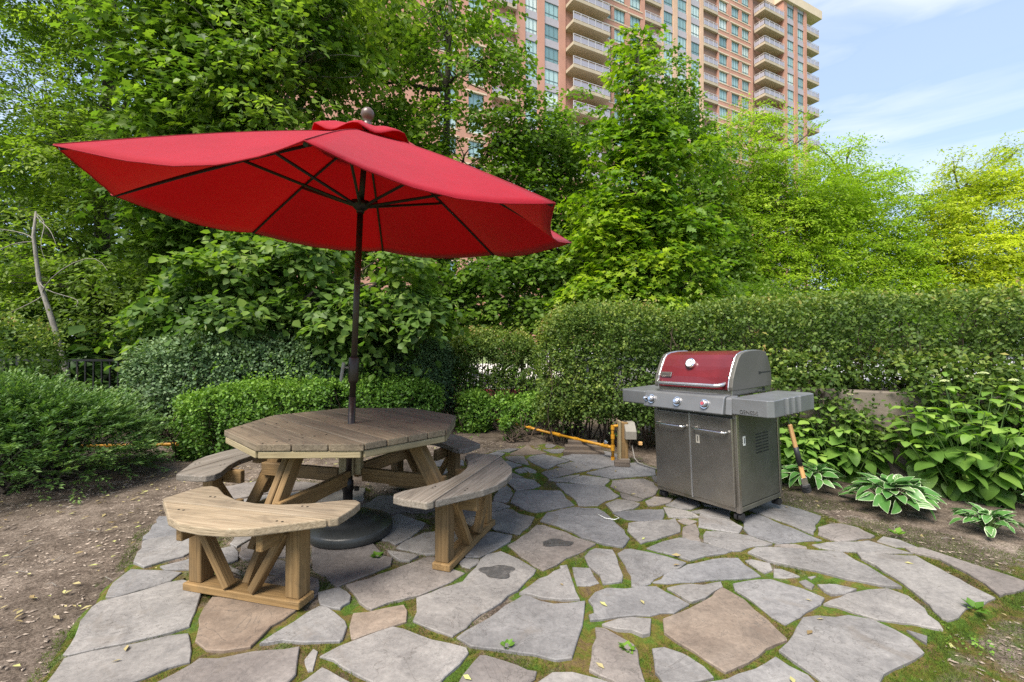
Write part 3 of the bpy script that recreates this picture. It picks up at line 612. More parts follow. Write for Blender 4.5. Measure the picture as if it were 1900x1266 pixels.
tag(MB().box((-400, -300, -.6), (400, 600, -.05)).build('ground', LAWN), kind='structure')
def jz(P):
    fall = np.clip((dist_stones(P) - .022) / .033, 0, 1)
    return -.034 * fall + .017 + .006 * n2(P, 7, 3) + .003 * n2(P, 23, 8)
patio = grid_sheet('patio', -2.6, 3.7, 1.35, 6.6, .022, jz, SOIL, lambda P: np.where(P[:, 0] > -2.4, .62 + .25 * n2(P, 1.6, 4) + .12 * (P[:, 0] > .2) - .5 * ((P[:, 0] < -.2) & (P[:, 1] > 2.6) & (P[:, 1] < 3.9)), 0.3),
                   keep=lambda P: (lambda d: ((d < .055) | (P[:, 0] < -1.2) & (d < .03)) & ((P[:, 0] > -1.2) | (d < .03)) & (d > -.05))(dist_stones(P)))
tag(patio, kind='structure')

# ------------------------------------------------------------------ flagstones
SMAT = {5: 1, 11: 1, 46: 1, 9: 2, 10: 2, 44: 2, 17: 2, 15: 2, 21: 2, 16: 2, 22: 2, 89: 1, 6: 2, 3: 0, 12: 0, 29: 3, 65: 3, 31: 0, 30: 2, 63: 3, 62: 3, 23: 3, 25: 3, 85: 3, 70: 2, 72: 2, 73: 2, 74: 2, 67: 3, 79: 3, 81: 3, 19: 3, 20: 3}
def flagstone(i, p):
    out = []
    for j in range(len(p)):
        a = p[j]; b_ = p[(j + 1) % len(p)]; Ln = np.linalg.norm(b_ - a); k = max(1, int(Ln / .055)); nr = np.array([(b_ - a)[1], -(b_ - a)[0]]) / max(Ln, 1e-6)
        for q in range(k):
            jit = .0035 + .0065 * math.sin(q * 1.9 + i * 2.3 + j * 4.1) * (k > 2) * (Ln > .12) + rng.normal() * .0035
            out.append(a + (b_ - a) * q / k + nr * jit)
    out = np.array(out); n = len(out); c = p.mean(0)
    def inset(d):
        pr = np.roll(out, 1, axis=0); nx = np.roll(out, -1, axis=0); t = nx - pr; nn = np.c_[-t[:, 1], t[:, 0]]; nn /= np.maximum(np.linalg.norm(nn, axis=1, keepdims=True), 1e-6)
        return out + nn * d
    tx, ty = rng.normal(size=2) * .004; zt = .03 + rng.normal() * .0015
    if len(p) and abs(out[:, 0].max() - out[:, 0].min()) < .15: zt = .026
    H = lambda P, z: [(x, y, z + tx * (x - c[0]) + ty * (y - c[1])) for x, y in P]
    small = min(np.ptp(out[:, 0]), np.ptp(out[:, 1])) < .10
    vs = H(inset(.002 if small else .0035), zt) + H(out, zt - .0035) + H(inset(-.001), -.012)
    fs = [tuple(range(n))] + [(i_ + n, (i_ + 1) % n + n, (i_ + 1) % n, i_) for i_ in range(n)] + [(i_ + 2 * n, (i_ + 1) % n + 2 * n, (i_ + 1) % n + n, i_ + n) for i_ in range(n)]
    mi = SMAT.get(i, 0 if rng.random() < .75 else rng.choice([2, 3, 3]))
    # object origin at the stone's own centre
    vs = [(x - c[0], y - c[1], z) for x, y, z in vs]
    o = MB().add(vs, fs).build('flagstone', ST[mi], patio); o.location = (c[0], c[1], 0)
for i, p in enumerate(polys): flagstone(i, p)
STAIN = plain('dark_stain', (.07, .066, .063), .7, 0, .2, 20, .2); _nt = STAIN.node_tree; _nt.links.new(ramp(_nt, noise(_nt, coords(_nt), 22, 6, .7), [(.36, (.25, .25, .25)), (.60, (.95, .95, .95))]), _nt.nodes['Principled BSDF'].inputs['Alpha'])
for (x, y, r_, sx) in ((-.078, 2.475, .070, 1.25), (.28, 2.83, .050, 1.9)):
    pts = [(x + sx * r_ * (1 + .16 * math.sin(3 * a + x * 9) + .10 * math.sin(5 * a)) * math.cos(a), y + r_ * (1 + .16 * math.sin(3 * a + x * 9) + .10 * math.sin(5 * a)) * math.sin(a)) for a in [k * 2 * math.pi / 28 for k in range(28)]]
    MB().prism(pts, .030, .0345 if r_ != .05 else .034).build('stain', STAIN, patio)

# moss tufts and grass in the joints
def scatter_blades(name, P, h, w, mat, per=3, var=None, lean=.5, kind='stuff'):
    n = len(P); Q = np.repeat(P, per, axis=0) + np.c_[rng.normal(size=(n * per, 2)) * w * 1.6, np.zeros(n * per)]
    D = np.c_[rng.normal(size=(n * per, 2)) * lean, np.ones(n * per)]; hh = np.repeat(h, per) * (.6 + .8 * rng.random(n * per))
    o = leaf_cloud(name, Q, D, rng.normal(size=(n * per, 3)), hh, 'needle', mat, np.clip(np.repeat(var, per) + rng.normal(size=n * per) * .15, 0, 1), None, widths=(w / hh) * 6)
    tag(o, kind=kind); return o
Q = np.c_[rng.uniform(-2.5, 3.7, 260000), rng.uniform(1.38, 5.4, 260000)]; Q = Q[(rng.random(len(Q)) < (2.2 / Q[:, 1]) ** 1.3)]
d = dist_stones(Q); f = n2(Q, 2.0, 6); Q2 = Q[(d > .003) & (d < .075) & (f > -.30)]
scatter_blades('joint_moss', np.c_[Q2, np.full(len(Q2), .017)], .007 + .011 * rng.random(len(Q2)), .0035, G['moss'], 3, .5 + .4 * n2(Q2, 3, 3), .9)
Q3 = Q[(d > .006) & (d < .08) & (n2(Q, 3.1, 12) > .42)]; Q3 = Q3[rng.random(len(Q3)) < .22]
scatter_blades('joint_grass', np.c_[Q3, np.full(len(Q3), .018)], np.full(len(Q3), .024), .0012, G['grass'], 5, .4 + .3 * n2(Q3, 2, 5), .7)
# mossy ground right of the patio, with grass towards the lower right corner
Q = np.c_[rng.uniform(1.0, 3.9, 150000), rng.uniform(1.35, 4.3, 150000)]; d = dist_stones(Q)
k = (d > .02) & (d < .6 + .3 * n2(Q, 2, 1)) & (n2(Q, 3.3, 7) > -.45) & ((Q[:, 0] > 1.6) | (Q[:, 1] > 3)) & (rng.random(len(Q)) < .55)
Q4 = Q[k]; scatter_blades('ground_moss', np.c_[Q4, np.full(len(Q4), .004)], np.full(len(Q4), .012), .003, G['moss'], 2, .45 + .5 * n2(Q4, 2.4, 3), .9)
k = (d > .05) & (((Q[:, 1] < 2.05) & (Q[:, 0] > 2.0) & (n2(Q, 2.0, 9) > -.25)) | (n2(Q, 2.6, 15) > .62)) & (rng.random(len(Q)) < .30)
Q5 = Q[k]; scatter_blades('lawn_grass', np.c_[Q5, np.full(len(Q5), .004)], np.full(len(Q5), .034), .0012, G['grass'], 5, .5 + .4 * n2(Q5, 2, 5), .7)
# loose chips of soil and bark, and thin dry leaves
def chips(name, P, s, mat):
    mb = MB()
    for (x, y), q in zip(P, s):
        a = random.random() * 6.28; c_, s_ = math.cos(a), math.sin(a); l, w, h = q * (1 + random.random()), q * .6, q * .5
        c4 = [(l, 0, 0), (0, w, 0), (-l, 0, 0), (0, -w, 0), (q * .2 * random.uniform(-1, 1), 0, h)]
        mb.add([(x + u * c_ - v_ * s_, y + u * s_ + v_ * c_, z) for u, v_, z in c4], [(0, 1, 4), (1, 2, 4), (2, 3, 4), (3, 0, 4)])
    o = mb.build(name, mat); tag(o, kind='stuff'); return o
Q = np.c_[rng.uniform(-5.5, 5.0, 60000), rng.uniform(1.2, 7.5, 60000)]; d = dist_stones(Q)
k = (d > .03) & ((Q[:, 0] < -1.0) | (Q[:, 1] > 4.6) | ((Q[:, 0] > 1.2) & (d > .05))) & (rng.random(len(Q)) < .42) & (wallside(Q) < 0); Q6 = Q[k]
chips('soil_chips', Q6, rng.uniform(.003, .011, len(Q6)), CHIP)
def dry(n, box, s, name, mat, z=.012, cond=None):
    P = np.c_[rng.uniform(box[0], box[1], n * 4), rng.uniform(box[2], box[3], n * 4)]
    if cond is not None: P = P[cond(P)]
    P = P[:n]; n = len(P); zz = np.where(dist_stones(P) < 0, .036, z)
    o = leaf_cloud(name, np.c_[P, zz], np.c_[rng.normal(size=(n, 2)), rng.normal(size=n) * .08], np.c_[rng.normal(size=(n, 2)) * .25, np.ones(n)], s * (.6 + .8 * rng.random(n)), 'lance', mat, rng.random(n), None, widths=np.full(n, .9))
    tag(o, kind='stuff'); return o
dry(900, (-5.5, -1.2, 1.3, 6.2), .038, 'dry_leaves', G['litter'], .016, lambda P: dist_stones(P) > .02)
dry(70, (-2.4, 3.0, 1.5, 4.6), .040, 'fallen_leaves', G['litter'])
dry(420, (-3.4, 4.6, 3.6, 7.6), .030, 'leaf_litter', G['litter'], .016, lambda P: (dist_stones(P) > .05) & (wallside(P) < 0))

tw = MB()
for _ in range(150):
    x, y = (random.uniform(-4.8, -1.9), random.uniform(1.5, 5.0)) if random.random() < .7 else (random.uniform(2.4, 4.2), random.uniform(2.4, 3.9)); a_ = random.random() * 6.28; l_ = random.uniform(.03, .14); k_ = random.uniform(-.3, .3)
    if dist_stones(np.array([[x, y]]))[0] < .03: continue
    tw.tube([(x, y, .012), (x + l_ * .5 * math.cos(a_), y + l_ * .5 * math.sin(a_), .02), (x + l_ * math.cos(a_ + k_), y + l_ * math.sin(a_ + k_), .012)], [.0022, .002, .001], 4)
tag(tw.build('fallen_twigs', BARK_L), kind='stuff')

# ------------------------------------------------------------------ raised ground, wall, surfaces beyond
def quadslab(name, pts, z0, z1, mat): 
    o = MB().prism(pts, z0, z1).build(name, mat); tag(o, kind='structure'); return o
# wall line from (1.85,4.86) in direction (.894,-.447)
wl = lambda t, off: (1.85 + .894 * t + .447 * off, 4.86 - .447 * t + .894 * off)
quadslab('raised_bed', [wl(0, .16), wl(9, .16), wl(9, .75), wl(0, .75)], -.05, .80, SOIL)
quadslab('parking_lot', [wl(-.2, .75), wl(40, .75), (60, 70), (3, 70), (1.9, 9)], -.04, .86, ASPH)
w = MB().prism([wl(0, 0), wl(9, 0), wl(9, .16), wl(0, .16)], -.1, .84).build('retaining_wall', CONC, bevel=.012)
tag(w, 'low stained concrete retaining wall below the long hedge behind the hydrangeas', 'wall')
quadslab('pavement', [(-3.0, 10.2), (1.8, 10.6), (2.6, 30), (-10, 30)], -.045, -.02, PAVE)
quadslab('play_surface', [(-1.9, 11.0), (.1, 11.2), (.3, 13.0), (-2.2, 12.8)], -.04, -.012, REDP)
quadslab('path', [(-6.2, 9.2), (-4.5, 9.2), (-3.6, 13), (-6.4, 13)], -.04, -.02, PAVE)

# ------------------------------------------------------------------ apartment tower
ang = math.atan2(.454, .891)
tower = empty('apartment_tower', (55, 84, 0), ang); tag(tower, 'salmon brick apartment tower with stacked balconies and green tinted windows', 'building')
FL = 2.9; ZT = 60.8; NF = 17
zs = [57.8 - FL * k for k in range(NF + 1)]
def tb(name, boxes, mat, parent=tower):
    mb = MB()
    for a, b_ in boxes: mb.box(a, b_)
    return mb.build(name, mat, parent)
YR = -1.8   # the right bay stands forward of the middle bay
tb('wall', [((-95, .35, 0), (-9.9, 14, ZT)), ((-9.9, YR + .35, 0), (-3.2, 14, ZT - .02))], BRICK)
# vertical piers (x0, x1, y front, material)
def piers(name, lst, mat):
    for a, b_, y in lst: tb(name, [((a, y, 0), (b_, y + .36, ZT - .04))], mat)
piers('brick_pier', [(-54.78, -53.77, 0), (-58.03, -56.99, 0), (-61.2, -59.83, 0), (-40.52, -39.9, 0), (-9.9, -8.9, YR), (-6.9, -5.95, YR), (-4.0, -3.2, YR)], BRICK)
piers('cream_pier', [(-34.19, -33.29, 0), (-31.22, -30.4, 0), (-28.38, -27.65, 0), (-36.7, -36.18, 0)], PEACH)
# window columns: x0, x1, y, kind
cols = [(-59.8, -58.05, 0, 'g'), (-56.95, -54.8, 0, 'g'), (-47.0, -46.1, 0, 'b'), (-45.6, -43.6, 0, 'b'), (-42.7, -40.7, 0, 'b'),
        (-36.1, -34.25, 0, 'g'), (-33.25, -31.3, 0, 'g'), (-30.35, -28.45, 0, 'g'), (-24.0, -22.0, 0, 'b'), (-21.0, -19.1, 0, 'b'), (-18.4, -16.5, 0, 'b'),
        (-8.85, -6.95, YR, 'g'), (-5.9, -4.05, YR, 'g'), (-71, -69, 0, 'b'), (-67.5, -65.5, 0, 'b')]
spb = []; brb = []; lin = []
for (x0, x1, y, kd) in cols:
    for z in zs:
        if kd == 'g': spb.append(((x0 - .02, y + .12, z + 2.42), (x1 + .02, y + .36, z + 3.38)))
        else:
            lin.append(((x0 - .35, y - .05, z + 2.43), (x1 + .35, y + .36, z + 2.62))); lin.append(((x0 - .35, y - .05, z + .36), (x1 + .35, y + .36, z + .50)))
sm = {}
for a, b_ in spb:
    k_ = round(b_[0] - a[0], 2)
    if k_ not in sm: sm[k_] = MB().box((0, 0, 0), (k_, .24, .96)).mesh('spandrel', SPAN)
    link('spandrel', sm[k_], tower, loc=a)
tag(tb('lintels_and_sills', lin, CREAM), kind='stuff')
# brick between the punched windows
for grp in ([-47.7, -47.0, -46.1, -45.6, -43.6, -42.7, -40.7, -40.52], [-27.6, -24.0, -22.0, -21.0, -19.1, -18.4, -16.5, -15.6], [-72, -71, -69, -67.5, -65.5, -64.5]):
    for a, b_ in zip(grp[0::2], grp[1::2]): brb.append(((a, 0, 0), (b_, .355, ZT - .05)))
    for a, b_ in zip(grp[1::2], grp[2::2]):
        for z in zs: brb.append(((a, 0, z + 2.62), (b_, .355, z + 3.26)))
brb = [q for q in brb if not (q[0][0] < -24.01 and q[1][0] > -27.61 and q[0][0] > -27.7)] + [((-24.35, 0, 0), (-24.0, .355, ZT - .05))]
tb('brick_face', brb, BRICK)
wm = {}
for ci, (x0, x1, y, kd) in enumerate(cols):
    Wd = round(x1 - x0, 2); key = Wd
    if key not in wm:
        h = 1.92; f_ = MB(); t_ = .055
        for a, b_ in (((0, 0, 0), (Wd, .08, t_)), ((0, 0, h - t_), (Wd, .08, h)), ((0, 0, 0), (t_, .08, h)), ((Wd - t_, 0, 0), (Wd, .08, h)),
                      ((Wd * .33, 0, 0), (Wd * .33 + .06, .075, h)), ((Wd * .66, 0, 0), (Wd * .66 + .06, .075, h)), ((0, 0, .45), (Wd, .07, .52))): f_.box(a, b_)
        wm[key] = (f_.mesh('window', WFRAME), MB().box((.02, .04, .02), (Wd - .02, .06, h - .02)).mesh('pane', GLASS), MB().box((Wd * .35, .0, .06), (Wd * .65, .05, .44)).mesh('vent_panel', WFRAME))
    for z in zs:
        w_ = link('window', wm[key][0], tower, loc=(x0, y + .2, z + .50)); link('pane', wm[key][1], w_)
# balconies (x0, x1, y0 front, y1 back, side railing both?)
def balc(x0, x1, yf, yb, sides, depth_side=0):
    Wd = x1 - x0; D_ = yb - yf
    sl = MB().box((0, 0, -.42), (Wd, D_, 0)).mesh('balcony', SLABM)
    r = MB()
    def rail(a, b_):
        (ax, ay), (bx, by) = a, b_
        for z, h in ((.98, .07), (.78, .035), (.10, .05)):
            r.box((min(ax, bx) - .02, min(ay, by) - .02, z), (max(ax, bx) + .02, max(ay, by) + .02, z + h))
        L_ = max(abs(bx - ax), abs(by - ay)); n = max(2, round(L_ / 1.2))
        for i in range(n + 1):
            x = ax + (bx - ax) * i / n; y = ay + (by - ay) * i / n; r.box((x - .035, y - .035, 0), (x + .035, y + .035, 1.0))
    g_ = MB()
    rail((.04, .05), (Wd - .04, .05)); g_.box((.08, .045, .14), (Wd - .08, .055, .76))
    if 'l' in sides: rail((.04, .05), (.04, D_)); g_.box((.035, .1, .14), (.045, D_, .76))
    if 'r' in sides: rail((Wd - .04, .05), (Wd - .04, D_)); g_.box((Wd - .045, .1, .14), (Wd - .035, D_, .76))
    rm = r.mesh('railing', RAILM); gm = g_.mesh('glass_panel', BGLASS)
    for z in zs:
        b_ = link('balcony', sl, tower, loc=(x0, yf, z)); link('railing', rm, b_); link('glass_panel', gm, b_)
balc(-3.2, .55, YR - .02, .9, 'r')
balc(-15.2, -9.9, YR - .1, .0, 'l')
balc(-27.6, -24.35, -.08, .34, '')
balc(-39.9, -36.7, -.08, .34, '')
balc(-53.7, -47.7, -1.7, .34, 'r')
balc(-64.5, -61.2, -.3, .34, '')
tb('roof_slab', [((-95, -.35, ZT), (-3.3, 14, ZT + 1.6)), ((-10.2, YR - .35, ZT - .01), (.95, 6, ZT + 1.45))], CREAM)
# walls behind the inset balconies, recess shade put into a darker brick colour
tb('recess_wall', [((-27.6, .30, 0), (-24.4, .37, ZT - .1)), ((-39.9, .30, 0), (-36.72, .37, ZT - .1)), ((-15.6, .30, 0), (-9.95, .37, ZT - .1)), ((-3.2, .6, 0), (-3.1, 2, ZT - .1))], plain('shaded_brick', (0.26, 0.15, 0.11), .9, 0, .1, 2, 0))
# ------------------------------------------------------------------ octagonal picnic table with its four benches
TC = (-1.095, 3.09); TZ = .03
table = empty('picnic_table', (TC[0], TC[1], TZ)); tag(table, 'weathered wooden octagonal picnic table with four attached benches under the red umbrella', 'table')
def clip(poly, nx, ny, c):
    out = []
    for i in range(len(poly)):
        a, b_ = poly[i - 1], poly[i]; da = a[0] * nx + a[1] * ny - c; db = b_[0] * nx + b_[1] * ny - c
        if (da <= 0) != (db <= 0):
            t = da / (da - db); out.append((a[0] + (b_[0] - a[0]) * t, a[1] + (b_[1] - a[1]) * t))
        if db <= 0: out.append(b_)
    return out
R8 = .742
octo = lambda r: [(r * math.cos(math.radians(24 + 45 * k)), r * math.sin(math.radians(24 + 45 * k))) for k in range(8)]
PR = math.radians(-43.5)
base = [(R8 * math.cos(math.radians(22.5 + 45 * k)), R8 * math.sin(math.radians(22.5 + 45 * k))) for k in range(8)]
for k in range(10):
    y0 = -.6855 + .1371 * k
    p = clip(clip(base, 0, 1, y0 + .1371 - .0030), 0, -1, -(y0 + .0032))
    if len(p) > 2:
        dz = rng.normal() * .0012
        o = MB().prism(p, .672 + dz, .710 + dz).build('table_plank', W_TOP, table, bevel=.005, seg=2); o.rotation_euler = (0, 0, PR)
SCRM = plain('screw_head', (.05, .045, .04), .5, .5, .1, 30, 0); scr = MB().tube([(0, 0, -.002), (0, 0, .0012)], .0055, 8).mesh('screw', SCRM)
for k in range(10):
    yy = -.6855 + .1371 * (k + .5); c_, s_ = math.cos(PR), math.sin(PR)
    for xx in (-.30, .30):
        for dy in (-.035, .035): link('screw', scr, table, loc=(xx * c_ - (yy + dy) * s_, xx * s_ + (yy + dy) * c_, .711))
# boards under the edge
ring = octo(R8 - .025)
for k in range(8):
    a = Vector((*ring[k], .651)); b_ = Vector((*ring[(k + 1) % 8], .651))
    beam('edge_board', a, b_, .035, .038, W_PALE, table, ext=-.004)
beam('cleat', (-.6, -.30, .651), (.6, -.30, .651), .07, .036, W_LEG, table); beam('cleat', (-.6, .30, .651), (.6, .30, .651), .07, .036, W_LEG, table)
# centre blocks around the pole
for (x, y) in ((.055, 0), (-.055, 0), (0, .055), (0, -.055)):
    beam('centre_block', (x, y, .36), (x, y, .632), .036 if x else .072, .072 if x else .036, W_PALE, table, up=(0, 1, 0))
BEN = [-104.5, -19, 66, 165]
inner = [(-.54, .74), (-.525, .67), (-.48, .645), (-.42, .66), (-.28, .745), (-.14, .80), (0, .815), (.14, .80), (.28, .745), (.42, .66), (.48, .645), (.525, .67), (.54, .74)]
outer = [(.545, .88), (.36, 1.00), (.25, 1.075), (.13, 1.115), (0, 1.125), (-.13, 1.115), (-.25, 1.075), (-.36, 1.00), (-.545, .88)]
seatp = [(x * .965, y) for x, y in inner + outer]
for bi, deg in enumerate(BEN):
    A = math.radians(deg); rad = Vector((math.cos(A), math.sin(A), 0)); tan = Vector((math.sin(A), -math.cos(A), 0))
    W = lambda x, y, z: tuple(tan * x + rad * y + Vector((0, 0, z)))
    # leg from under the top out to the bench's ground board
    beam('leg', W(.0, .50, .632), W(.0, .85, .045), .078, .038, W_LEG, table, up=tan)
    beam('leg', W(.042, .50, .632), W(.042, .775, .175), .085, .038, W_LEG, table, up=tan)
    beam('stretcher', W(-.03, .075, .355), W(-.03, .70, .355), .038, .088, W_LEG, table)
    # bench: a ground board that carries posts, braces, bearers and the two seat planks
    bench = MB().box((-.345, -.055, -.019), (.345, .055, .019)).build('bench', W_LEG, table, bevel=.004)
    M = Matrix((tan, rad, Vector((0, 0, 1)))).transposed().to_4x4()
    # tan x rad is -z: mirror safe frame
    Mx = Matrix((-tan, rad, Vector((0, 0, 1)))).transposed().to_4x4() if tan.cross(rad).z < 0 else M
    Mx.translation = rad * .865 + Vector((0, 0, .019)); bench.matrix_local = Mx
    for s in (-1, 1):
        xo = s * .290
        beam('post', (xo, -.005, .0195), (xo, -.005, .372), .078, .082, W_LEG, bench, up=(0, 1, 0))
        beam('bearer', (xo - s * .062, -.19, .332), (xo - s * .062, .17, .332), .036, .085, W_LEG, bench)
        beam('brace', (s * .07, .035, .03), (xo - s * .03, .035, .335), .038, .055, W_LEG, bench, up=(0, 1, 0))
    for sgn in (-1, 1):
        p = clip([(x, y - .865) for x, y in seatp], 0, sgn, sgn * .038 - .0035 if sgn > 0 else -.038 - .0035)
        for xx in (-.30, -.27, .27, .30): link('screw', scr, bench, loc=(xx + .01 * sgn, (.12 if sgn < 0 else -.07) + .1 * abs(xx) * 0, .4162))
        o = MB().prism(p, .3765, .4155).build('seat_plank', W_SEAT if bi in (0,) else W_GREY, bench, bevel=.006, seg=2)

# ------------------------------------------------------------------ red umbrella
UB = Vector((-1.065, 3.00, .03))
umb = empty('patio_umbrella', UB); tag(umb, 'large open red patio umbrella on a bronze pole through the wooden table', 'umbrella')
L_ = lambda p: tuple(Vector(p) - UB)
ub = MB().lathe([(0.262, 0), (.268, .012), (.268, .05), (.258, .062), (.20, .085), (.175, .092), (.168, .104), (.12, .118), (.05, .128), (.045, .13)], 56).build('base', BASEM, umb, smooth=True)
st = MB().lathe([(.040, .128), (.040, .150), (.031, .158), (.031, .27), (.036, .275), (.036, .335), (.028, .345), (.028, .36)], 20, (-.02, 0)).build('base_sleeve', BLKMET, umb, smooth=True)
MB().tube([(.015, -.02, .30), (.05, -.045, .30)], [.006, .006], 8).lathe([(.016, .29), (.016, .312)], 12, (.055, -.05)).build('knob', BLKMET, umb)
P0 = Vector((-1.09, 3.03, .33)); J = Vector((-1.017, 3.03, 2.17))
AP = Vector((-.975, 3.03, 2.70)); axis = (AP - Vector((-1.008, 3.055, 2.16))).normalized()
MB().tube([L_(P0), L_(P0 + (J - P0) * .32)], .0235, 18).tube([L_(P0 + (J - P0) * .315), L_(J)], .0205, 18).build('pole', BRONZE, umb, smooth=True)
MB().tube([L_(J + Vector((0, 0, -.02))), L_(J + Vector((.002, 0, .06)))], .026, 16).tube([L_(J), L_(AP)], .019, 14).build('upper_pole', BLKMET, umb, smooth=True)
cz = P0 + (J - P0) * .415
cr = MB().tube([L_(cz - (J - P0) * .045), L_(cz - (J - P0) * .035), L_(cz + (J - P0) * .045), L_(cz + (J - P0) * .05)], [.027, .034, .034, .026], 16).build('crank_housing', BRONZE, umb, smooth=True)
hc = Vector(L_(cz))
MB().tube([hc + Vector((-.03, -.01, .02)), hc + Vector((-.06, -.02, .02)), hc + Vector((-.075, -.025, -.07))], [.008, .008, .007], 8).tube([hc + Vector((-.075, -.025, -.06)), hc + Vector((-.055, -.03, .055))], .011, 8).build('crank_handle', plain('crank_grey', (.28, .26, .23), .5), cr)
V8 = np.array([[-1.31, 1.29, 1.84], [-1.74, 1.96, 1.92], [-1.58, 2.75, 1.95], [-.91, 3.19, 1.93], [-.12, 3.03, 1.87], [.31, 2.36, 1.80], [.15, 1.57, 1.76], [-.52, 1.13, 1.78]])
V8 = np.array([0, 0, 1.27]) + (V8 - np.array([0, 0, 1.27])) * 1.42
APn = np.array(AP); Cn = V8.mean(0); ax = (APn - Cn) / np.linalg.norm(APn - Cn)
def rib_pt(i, r):   # ribs bow slightly
    v = APn + (V8[i % 8] - APn) * r; return v + ax * (.022 * math.sin(math.pi * min(r, 1)) )
def canopy_pt(i, t, r):
    a, b_ = rib_pt(i, r), rib_pt(i + 1, r); v = a + (b_ - a) * t
    q = 4 * t * (1 - t); c = APn + ax * np.dot(v - APn, ax)
    v = c + (v - c) * (1 - .055 * q * r ** 1.6); v = v + ax * .0018 * math.sin(2 * math.pi * t * 5 + i * 1.7) * r ** 3 * q; v = v - ax * (.050 * q * r ** 2.0) - np.array([0, 0, .012 * q * r * r])
    return v
mb = MB(); NT, NR = 16, 18
for i in range(8):
    k0 = len(mb.v)
    for r_ in range(NR + 1):
        for t_ in range(NT + 1):
            v = canopy_pt(i, t_ / NT, r_ / NR if r_ else .004); mb.v.append(tuple(v - np.array(UB)))
    for r_ in range(NR):
        for t_ in range(NT):
            a = k0 + r_ * (NT + 1) + t_; mb.f.append((a, a + NT + 1, a + NT + 2, a + 1)); mb.m.append(0)
can = mb.build('canopy', REDF, umb, smooth=True)
bm = bmesh.new(); bm.from_mesh(can.data); bmesh.ops.remove_doubles(bm, verts=bm.verts, dist=.0004); bm.to_mesh(can.data); bm.free()
so = can.modifiers.new('thickness', 'SOLIDIFY'); so.thickness = .0025; so.offset = 0
# hem and seam strips
hem = MB(); SEAMM = plain('canvas_seam', (.22, .004, .012), .8, 0, .1, 20, 0)
for i in range(8):
    hem.tube([tuple(canopy_pt(i, t_ / 16, 1.0) - np.array(UB)) for t_ in range(17)], .0035, 5)
    MB().tube([tuple(rib_pt(i, r_ / 12) + ax * .0025 - np.array(UB)) for r_ in range(1, 13)], .0026, 4).build('seam', SEAMM, can, smooth=True)
hem.build('hem', REDF, can, smooth=True)
vt = MB(); k0 = 0; NV = 64
for rr, up in ((.01, .035), (.08, .03), (.16, .022), (.22, .014), (.25, .002)):
    for j in range(NV):
        f = j / NV * 8; i = int(f) % 8; t_ = f - int(f); wv_ = (.020 * math.sin(j / NV * 2 * math.pi * 8 + .7) + .008 * math.sin(j / NV * 2 * math.pi * 3)) * (rr / .25) ** 2
        v = canopy_pt(i, t_, rr) + ax * (up + .020 * (rr > .1) + wv_ + .012); vt.v.append(tuple(v - np.array(UB)))
for r_ in range(4):
    for j in range(NV): a = r_ * NV + j; b_ = r_ * NV + (j + 1) % NV; vt.f.append((a, a + NV, b_ + NV, b_)); vt.m.append(0)
vo = vt.build('vent_flap', REDF, umb, smooth=True); so = vo.modifiers.new('thickness', 'SOLIDIFY'); so.thickness = .004
apl = Vector(APn - np.array(UB)); axv = Vector(ax)
fin = MB(); pts = [(.030, .015), (.034, .03), (.026, .055), (.020, .065), (.032, .078), (.042, .098), (.044, .115), (.038, .135), (.022, .150), (.004, .156)]
fin.tube([apl + axv * h for r_, h in pts], [r_ for r_, h in pts], 20); fin.build('finial', plain('brown_finial', (.11, .07, .055), .35, 0, .2), umb, smooth=True)
hub = J + Vector((.002, 0, .03)); hubl = hub - UB
MB().tube([hubl + axv * h for h in (-.035, -.02, .0, .03, .035)], [.028, .045, .06, .06, .03], 16).build('runner', BLKMET, umb, smooth=True)
for i in range(8):
    a = [tuple(rib_pt(i, r_) - ax * .014 - np.array(UB)) for r_ in (.02, .25, .5, .75, .99)]
    rb = MB().tube(a, .0100, 6).build('rib', BLKMET, umb)
    e = rib_pt(i, .50) - ax * .02 - np.array(UB)
    d0 = Vector(e) - hubl; d0 = (d0 - axv * d0.dot(axv)).normalized() * .05
    MB().tube([tuple(hubl + d0), tuple(e)], .0100, 6).build('strut', BLKMET, umb)

# ------------------------------------------------------------------ gas grill
EX = Vector((.54, -.842, 0)); EY = Vector((.842, .54, 0))
grill = empty('gas_grill', (1.19, 3.70, .03)); tag(grill, 'stainless gas grill with faded red lid, side shelves and two cupboard doors', 'grill')
Rm = Matrix((EX, EY, Vector((0, 0, 1)))).transposed(); lean = Quaternion((0, 1, 0), math.radians(-2.3)).to_matrix()
grill.rotation_mode = 'QUATERNION'; grill.rotation_quaternion = (lean @ Rm).to_quaternion()
GB = lambda *bx: [MB().box(a, b_) for a, b_ in bx]
def gpart(name, boxes, mat, parent=grill, bevel=.003, seg=2):
    mb = MB()
    for a, b_ in boxes: mb.box(a, b_)
    return mb.build(name, mat, parent, bevel=bevel, seg=seg)
gw, gd = .70, .56
cab = gpart('cabinet', [((.012, .012, .075), (gw - .012, gd - .01, .735))], STEEL_D)
for (x, y) in ((0, 0), (gw - .03, 0), (0, gd - .03), (gw - .03, gd - .03)): gpart('corner_post', [((x, y, .06), (x + .03, y + .03, .74))], STEEL)
gpart('bottom_rail', [((.03, -.003, .065), (gw - .03, .02, .095))], STEEL); gpart('bottom_rail', [((gw - .02, .03, .065), (gw + .002, gd - .03, .095))], STEEL_D)
gpart('side_panel', [((gw - .012, .034, .10), (gw - .004, gd - .034, .735))], STEEL_D)
